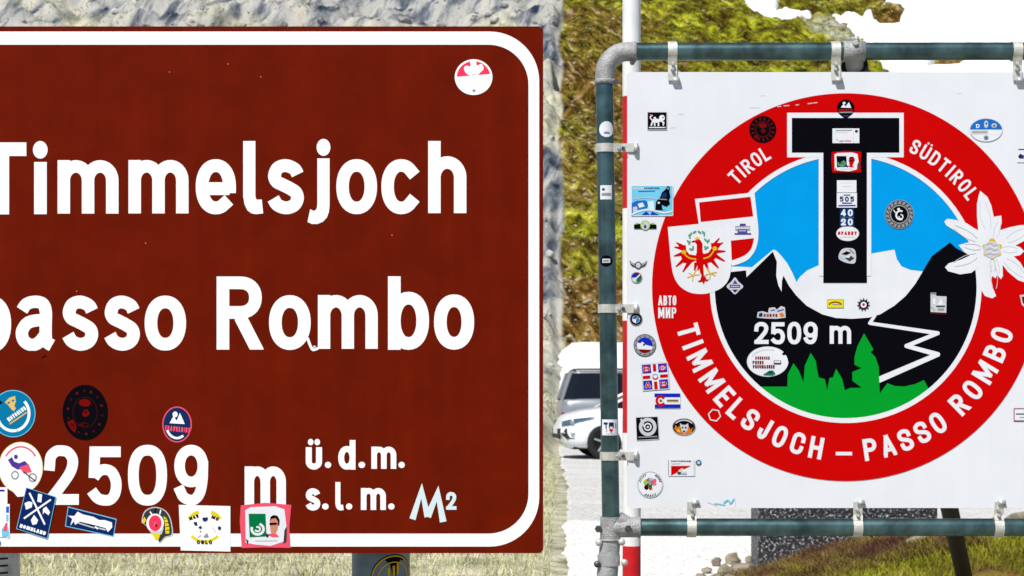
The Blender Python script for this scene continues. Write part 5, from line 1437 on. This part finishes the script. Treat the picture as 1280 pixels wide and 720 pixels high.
def d(p):
    p.poly(ell(959.4, 452, 26, 19, 44)[:40] + [(980, 440), (977.6, 441.6), (979.6, 443.6), (984, 444)][:0], 'lgrey'); p.ell(959.4, 452, 25.4, 18.4, 'white')
    p.poly([(977, 442), (983, 438), (986, 442.6), (979, 444.4)], 'black')
    p.text('RUHRGEB', 953, 447.6, 18, 4, 1.1, 'dred').text('PNEDE', 947.4, 453, 13.6, 4, 1.1, 'dred').text('PNEUMACHER', 954.4, 458.2, 27, 4, 1.1, 'dred')
    p.poly(rect(967, 450.6, 976, 455), 'dgrey').poly(rect(967.8, 451.2, 975.4, 453.4), 'white').poly([(953, 468.4), (958, 465.6), (961, 463.4), (966, 463), (969, 467), (965, 469)], 'dgreen').ell(963, 465.4, 1.8, 1.3, 'navy').stroke(arc(959.4, 452, 22.6, 15.8, 210, 290, 12), .5, 'lgrey')
st2('white oval sticker with dark red lines of lettering', d)
def d(p):
    p.poly(rect(924.6, 279.6, 932, 283.6), 'violet').poly(rect(919, 282.6, 937.6, 288.4), 'grey').stroke([(921, 285.4), (936, 285)], 2.6, 'lgrey').poly(rect(922, 286.6, 934, 291), 'violet').stroke([(924, 288.6), (932, 288.6)], 1.1, 'lgrey').poly(rect(918, 291.4, 938.8, 293.4), 'violet')
st2('small violet logo sticker on the striped shield', d)
st2('thin white hexagon outline sticker on the red ring', lambda p: p.stroke(rot_pts(ell(893, 519, 7.6, 7.6, 6), (893, 519), .2), 1.3, 'white', True))
st2('smear of pale blue marker at the lower edge', lambda p: (p.stroke([(893, 629), (906, 631)], 1, 'sky'), p.stroke(catmull([(905, 628), (910, 625), (913, 629), (917, 624)], 4), 1.7, 'sky'), p.stroke([(918, 621), (919, 632)], .7, 'pale'), p.stroke([(884, 627), (896, 632)], .6, 'lgrey')))
# scratches along the top of the ring
for x, y, l in ((972, 133.4, 4), (980, 132.4, 6), (995, 131.4, 3), (1010, 129.6, 5), (1017, 128.8, 4)):
    st = Print(f2, .0017); st.stroke([(x, y), (x + l, y - .5)], 1.1, 'lgrey'); st.build('scratch', panel2)
for x, y, l in ((848, 143, 7), (838, 160, 6), (937, 135, 12), (951, 120, 5), (1197, 117, 4), (1270, 540, 1)):
    st = Print(f2, .0003); st.stroke([(x, y), (x + l, y - .3)], .8, 'lgrey'); st.build('scratch', panel2)
# stickers wrapped round the tubes
def tube_sticker(px, py, a0, a1, h, layers, label):
    cx = 755.5 + 8 * (py - 100) / 550.0
    c = q2(cx, py); mb = MB()
    for (b0, b1, z0, z1, col, o) in layers:
        arc_patch(mb, (c[0], YF), tr + .0008 + o, c[2] + z0, c[2] + z1, b0, b1, ink(col), 6)
    return mb.build('sticker', tube_l, label=label)
def ring_layers(r, col, o, squash=1.0):
    L = []
    for k in range(22):
        z0 = -r + 2 * r * k / 22; z1 = z0 + r / 11; zm = (z0 + z1) / 2
        hw = math.sqrt(max(0, r * r - zm * zm)) / tr * squash
        L.append((-hw, hw, z0, z1, col, o))
    return L
sh = lambda L, dx: [(a + dx, b + dx, z0, z1, c, o) for a, b, z0, z1, c, o in L]
tube_sticker(757, 163, 0, 0, 0, sh(ring_layers(.0265, 'white', 0), .12) + [(-.2, .45, -.015, -.011, 'violet', .0004), (-.1, .35, -.009, -.006, 'lgrey', .0004)], 'round white sticker on the upright tube')
tube_sticker(757, 241.5, 0, 0, 0, [(-.75, .62, -.024, .024, 'white', 0), (-.5, -.2, .006, .014, 'dgrey', .0004), (-.55, .5, -.012, -.002, 'grey', .0004)], 'white rectangular sticker on the upright tube')
tube_sticker(757, 327, 0, 0, 0, sh(ring_layers(.019, 'black', 0, 1.2), -.15) + [(-.6, .3, -.006, .008, 'lgrey', .0004), (-.5, .1, -.001, .002, 'dgrey', .0008)], 'small black oval sticker on the upright tube')
tube_sticker(757, 534, 0, 0, 0, [(-1.0, 1.05, -.027, .027, 'white', 0), (-.75, -.25, .010, .017, 'navy', .0004), (-.5, -.36, -.004, .017, 'navy', .0004), (-.12, .0, -.002, .017, 'navy', .0004), (.0, .3, .004, .017, 'navy', .0008), (.3, .42, -.002, .017, 'navy', .0004), (.6, .74, -.002, .016, 'grey', .0004), (-.42, -.32, -.016, -.006, 'grey', .0004),
             (-.08, .32, -.012, -.007, 'red', .0004), (-.04, .1, -.008, -.004, 'red', .0008), (.16, .28, -.008, -.004, 'red', .0008), (.04, .2, -.017, -.011, 'red', .0008), (-.4, .5, -.023, -.020, 'lgrey', .0004)], 'white sticker with small red heart on the upright tube')

# ================================================================== SNOW POLE
PY = 7.8
pxp = (789.5 - 640) / F * PY
pole = empty('snow_pole', (pxp, PY, 0), 'tall red and white banded snow pole behind the white sign', 'snow pole')
WP = mat('pole_white', (.76, .76, .77), rough=.5, var=.08, scale=12, streak=.06); RP = mat('pole_red', (.52, .004, .008), rough=.5, var=.15, scale=20)
rp = 11.4 / F * PY
zz = [CZ + (HZ - y) / F * PY for y in (682, 541, 401, 261, 121)]
bands = [(0, zz[0], RP), (zz[0], zz[1], WP), (zz[1], zz[2], RP), (zz[2], zz[3], WP), (zz[3], zz[4], RP), (zz[4], 3.75, WP)]
for a, b, m in bands:
    mb = MB(); mb.sweep([(pxp, PY, a), (pxp, PY, b)], rp, m, 28); mb.build('band', pole)
mb = MB(); mb.lathe((pxp, PY, 3.75), (0, 0, 1), [(0, rp * 1.02), (.03, rp * 1.02), (.05, rp * .5)], WP, 24); mb.build('cap', pole)

# ================================================================== PARKED CARS
GLASS = mat('car_glass', (.006, .007, .009), rough=.06, var=.2, spec=.8)
TYRE = mat('tyre_rubber', (.012, .012, .012), rough=.85, var=.3, scale=40)
RIM = mat('alloy_rim', (.55, .56, .58), rough=.3, metal=.8, var=.1)
BLK = mat('black_plastic', (.010, .010, .011), rough=.6, var=.3)
LENS = mat('lamp_lens', (.05, .10, .16), rough=.08, var=.5, scale=30, spec=.9)
REDL = mat('tail_lens', (.30, .01, .01), rough=.15, var=.2)
def smooth_interp(x, xs, ys):
    return float(np.interp(x, xs, ys))
def make_car(name, loc, rz, paint, label, top, belt, half, roofz, wb, rails=False):
    """top: hood/deck line (x, z); half: plan half width (x, w); belt: window line; nose at +x"""
    root = empty(name, loc, label, 'car')
    root.rotation_euler = (0, 0, rz); root['org'] = [0, 0, 0]
    x0, x1 = top[0][0], top[-1][0]
    N = 46; xs = [x0 + (x1 - x0) * i / (N - 1) for i in range(N)]
    tx, tz = zip(*top); hx, hw = zip(*half)
    vs, fs = [], []
    M = 0
    for x in xs:
        z1 = smooth_interp(x, tx, tz); wv = smooth_interp(x, hx, hw)
        endk = min(1.0, min(x - x0, x1 - x) / .22)
        zb = .20 + .14 * (1 - endk) ** 1.5
        sec = [(0, zb), (wv * .80, zb), (wv * .95, zb + .05), (wv * .985, zb + .16), (wv, zb + (z1 - zb) * .48), (wv * .985, zb + (z1 - zb) * .72), (wv * .955, z1 - .07), (wv * .90, z1 - .02), (wv * .78, z1 + .012), (wv * .4, z1 + .035), (0, z1 + .04)]
        M = len(sec)
        vs += [(x, y, z) for y, z in sec] + [(x, -y, z) for y, z in sec[1:-1]]
    K = 2 * M - 2
    order = list(range(M)) + list(range(K - 1, M - 1, -1))
    for i in range(N - 1):
        for k in range(K):
            a, b = order[k], order[(k + 1) % K]
            fs.append((i * K + a, i * K + b, (i + 1) * K + b, (i + 1) * K + a))
    fs.append(tuple(order)[::-1]); fs.append(tuple((N - 1) * K + o for o in order))
    mb = MB(); mb.mesh(vs, fs, paint, True); body = mb.build('body', root, org=(0, 0, 0)); recalc(body)
    # wheel arches are cut out of the body
    wr = .325; axl = (wb, wb - 2.56)
    W = max(hw)
    cut = MB()
    for ax in axl:
        for s in (1, -1): cut.lathe((ax, s * (W - .22), wr), (0, s, 0), [(0, wr + .055), (.5, wr + .055)], BLK, 32, False)
    co = cut.build('cutter', None, org=(0, 0, 0)); recalc(co)
    bm_ = body.modifiers.new('b', 'BOOLEAN'); bm_.operation = 'DIFFERENCE'; bm_.object = co; bm_.solver = 'EXACT'
    bpy.context.view_layer.update()
    dg = bpy.context.evaluated_depsgraph_get()
    nm = bpy.data.meshes.new_from_object(body.evaluated_get(dg))
    body.modifiers.clear(); body.data = nm
    bpy.data.objects.remove(co)
    for pl in body.data.polygons: pl.use_smooth = True
    # cabin: dark glass core with painted roof and pillars
    (bxs, bzs) = zip(*belt)
    cab = belt
    def cabsec(x, k):        # k 0 at belt, 1 at roof edge
        wv = smooth_interp(x, hx, hw)
        return wv * (.90 - .22 * k)
    rx0, rx1 = roofz['rear'], roofz['front']          # roof extent
    bx0_, bx1_ = roofz['brear'], roofz['bfront']      # glass base extent
    zr, zb_ = roofz['z'], roofz['zb']
    mb = MB()
    lo = [(bx0_, cabsec(bx0_, 0) * .93), (bx0_ + .25, cabsec(bx0_ + .25, 0)), (0.0, cabsec(0, 0)), (bx1_ - .35, cabsec(bx1_ - .5, 0)), (bx1_, cabsec(bx1_ - .4, 0) * .80)]
    up = [(rx0, .56), (rx0 + .2, .60), ((rx0 + rx1) / 2, .62), (rx1 - .2, .60), (rx1, .52)]
    lv = [(x, y, zb_) for x, y in lo] + [(x, -y, zb_) for x, y in lo[::-1]]
    uv = [(x, y, zr - .03) for x, y in up] + [(x, -y, zr - .03) for x, y in up[::-1]]
    n = len(lv)
    mb.mesh(lv + uv, [(i, (i + 1) % n, n + (i + 1) % n, n + i) for i in range(n)] + [tuple(range(n, 2 * n)), tuple(range(n))[::-1]], GLASS)
    gl = mb.build('windows', root, org=(0, 0, 0)); recalc(gl)
    mb = MB()
    ro = [(x * 1.0, y * 1.035, zr - .035) for x, y, z in uv]; rm = [(x * .985, y * .95, zr) for x, y, z in uv]; rt = [(x * .8 + .2 * (rx0 + rx1) / 2, y * .5, zr + .03) for x, y, z in uv]
    mb.mesh(ro + rm + rt, [(i, (i + 1) % n, n + (i + 1) % n, n + i) for i in range(n)] + [(n + i, n + (i + 1) % n, 2 * n + (i + 1) % n, 2 * n + i) for i in range(n)] + [tuple(range(2 * n, 3 * n)), tuple(range(n))[::-1]], paint, True)
    roof = mb.build('roof', root, org=(0, 0, 0)); recalc(roof)
    for s in (1, -1):
        for (xa, ya), (xb, yb), rr, m in ((lo[-1], up[-1], .035, paint), (lo[0], up[0], .04, paint), (lo[2], up[2], .030, BLK)):
            mb = MB(); mb.sweep([(xa, s * ya, zb_ - .03), (xb, s * yb * 1.0, zr - .03)], rr, m, 8); mb.build('pillar', root, org=(0, 0, 0))
        # doors: seam frame, handle, mirror, sill trim
        for xa, xb in ((-.05, .95), (-.95, -.08)):
            mb = MB()
            for xx in (xa, xb):
                wv = smooth_interp(xx, hx, hw); mb.box((xx, s * (wv * .985), .62), (.008, .012, .55), BLK)
            dr = mb.build('door_seam', root, org=(0, 0, 0))
            mb = MB(); mb.box((xa + .14, s * (smooth_interp(xa, hx, hw) * .985 + .012), .86), (.18, .03, .025), paint, bev=.008); mb.build('handle', dr, org=(0, 0, 0))
        mb = MB(); mb.box((bx1_ - .52, s * (W + .07), zb_ + .07), (.12, .2, .13), paint, bev=.04); mb.build('mirror', root, org=(0, 0, 0))
        # front lamps
        nose = x1
        def onside(x, z, o=.004):
            wv = smooth_interp(x, hx, hw); return (x, s * (wv * .975 + o), z)
        hz_ = smooth_interp(x1 - .35, tx, tz)
        mb = MB(); pts = [(x1 - .62, hz_ - .05), (x1 - .40, hz_ - .065), (x1 - .16, hz_ - .10), (x1 - .045, hz_ - .14)]; pts2 = [(x1 - .62, hz_ - .065), (x1 - .40, hz_ - .12), (x1 - .16, hz_ - .21), (x1 - .045, hz_ - .24)]
        vv = [onside(a, b, .014) for a, b in pts] + [onside(a, b, .018) for a, b in pts2]
        mb.mesh(vv, [(i, i + 1, 5 + i, 4 + i) for i in range(3)], LENS, True); hl = mb.build('headlight', root, org=(0, 0, 0))
        mb = MB(); c = onside(x1 - .22, hz_ - .145, .01); mb.lathe(c, (.5, s * .8, .1), [(-.02, .05), (.018, .05), (.024, .03)], RIM, 14); mb.build('reflector', hl, org=(0, 0, 0))
        mb = MB(); vv = [onside(x1 - .32, .60, .010), onside(x1 - .10, .57, .012), onside(x1 - .05, .45, .014), onside(x1 - .12, .38, .014), onside(x1 - .26, .38, .012)]
        mb.mesh(vv, [(0, 1, 2, 3, 4)], BLK); fg = mb.build('fog_lamp_recess', root, org=(0, 0, 0))
        mb = MB(); c = onside(x1 - .235, .475, .008); mb.lathe(c, (.3, s, 0), [(-.01, .04), (.02, .04), (.024, .02)], RIM, 14); mb.build('fog_lamp', fg, org=(0, 0, 0))
        mb = MB(); mb.box((x0 + .10, s * (smooth_interp(x0 + .1, hx, hw) * .93), .66), (.13, .10, .22), REDL, bev=.02); mb.build('tail_light', root, org=(0, 0, 0))
        if rails:
            mb = MB(); mb.sweep([(rx0 + .05, s * .50, zr), (rx0 + .15, s * .5, zr + .06), (rx1 - .15, s * .5, zr + .06), (rx1 - .05, s * .5, zr)], .018, BLK, 8); mb.build('roof_rail', root, org=(0, 0, 0))
        for ax in axl:
            mb = MB(); c = (ax, s * (W - .20), wr)
            mb.lathe(c, (0, s, 0), [(0, wr * .66), (0, wr - .02), (.03, wr), (.165, wr), (.195, wr - .025), (.195, wr * .66), (.15, wr * .64)], TYRE, 32)
            wh = mb.build('tyre', root, org=(0, 0, 0))
            mb = MB(); ringp = [(.12, wr * .60), (.19, wr * .64), (.197, wr * .67), (.19, wr * .70)]
            mb.lathe(c, (0, s, 0), [(.10, .01), (.10, wr * .60)] + ringp, BLK, 28)
            mb.lathe(c, (0, s, 0), [(.12, .06), (.185, .06), (.19, .04)], RIM, 16)
            for k in range(5):
                a = 2 * math.pi * k / 5 + .3
                p0 = Vector((c[0] + .05 * math.cos(a), c[1] + s * .178, c[2] + .05 * math.sin(a))); p1 = Vector((c[0] + wr * .64 * math.cos(a), c[1] + s * .182, c[2] + wr * .64 * math.sin(a)))
                mb.sweep([p0, p1], [.028, .022], RIM, 8)
            mb.build('rim', wh, org=(0, 0, 0))
            if s == 1:
                mb = MB(); mb.box((ax, 0, .30), (.60, 1.1, .10), BLK); mb.build('axle', root, org=(0, 0, 0))
    mb = MB(); mb.box((0, 0, .235), (x1 - x0 - .5, W * 1.55, .10), BLK); mb.build('underbody', root, org=(0, 0, 0))
    mb = MB(); mb.box((x1 - .03, 0, .47), (.07, W * 1.15, .20), BLK, bev=.02); mb.build('grille', root, org=(0, 0, 0))
    mb = MB(); mb.box((x1 + .012, 0, .52), (.012, .50, .11), ink('white')); mb.build('number_plate', root, org=(0, 0, 0))
    return root
WHITE_P = mat('white_car_paint', (.76, .78, .82), rough=.25, var=.02, spec=.5, coat=.6)
SILVER_P = mat('silver_car_paint', (.30, .32, .35), rough=.3, metal=.4, var=.04, coat=.5)
# hatchback, nose to the left
carD = 33.6
wheel_px, nose_px = 752, 701
make_car('parked_car', (2.80, carD, .022), R(180 + 6), WHITE_P, 'white hatchback parked with its nose toward the grass verge',
         [(-1.98, .70), (-1.90, .95), (-1.6, .98), (.6, .97), (1.0, .95), (1.5, .88), (1.8, .79), (1.93, .69), (1.98, .56)], [(-1.7, .95), (.9, .95)],
         [(-1.98, .62), (-1.8, .80), (-1.3, .86), (1.1, .86), (1.6, .80), (1.86, .66), (1.98, .46)], {'rear': -1.55, 'front': .15, 'brear': -1.82, 'bfront': 1.15, 'z': 1.45, 'zb': .95}, 1.17)
make_car('parked_car', (3.13, 39.5, .022), R(3), SILVER_P, 'silver estate car with black roof rails parked behind the white hatchback',
         [(-2.12, .80), (-2.05, 1.04), (-1.7, 1.08), (.6, 1.06), (1.0, 1.02), (1.6, .93), (1.95, .80), (2.08, .66), (2.12, .55)], [(-1.7, 1.05), (.9, 1.05)],
         [(-2.12, .70), (-1.95, .83), (-1.3, .89), (1.2, .89), (1.7, .83), (1.98, .70), (2.12, .52)], {'rear': -1.86, 'front': .25, 'brear': -2.06, 'bfront': 1.2, 'z': 1.66, 'zb': 1.06}, 1.27, True)
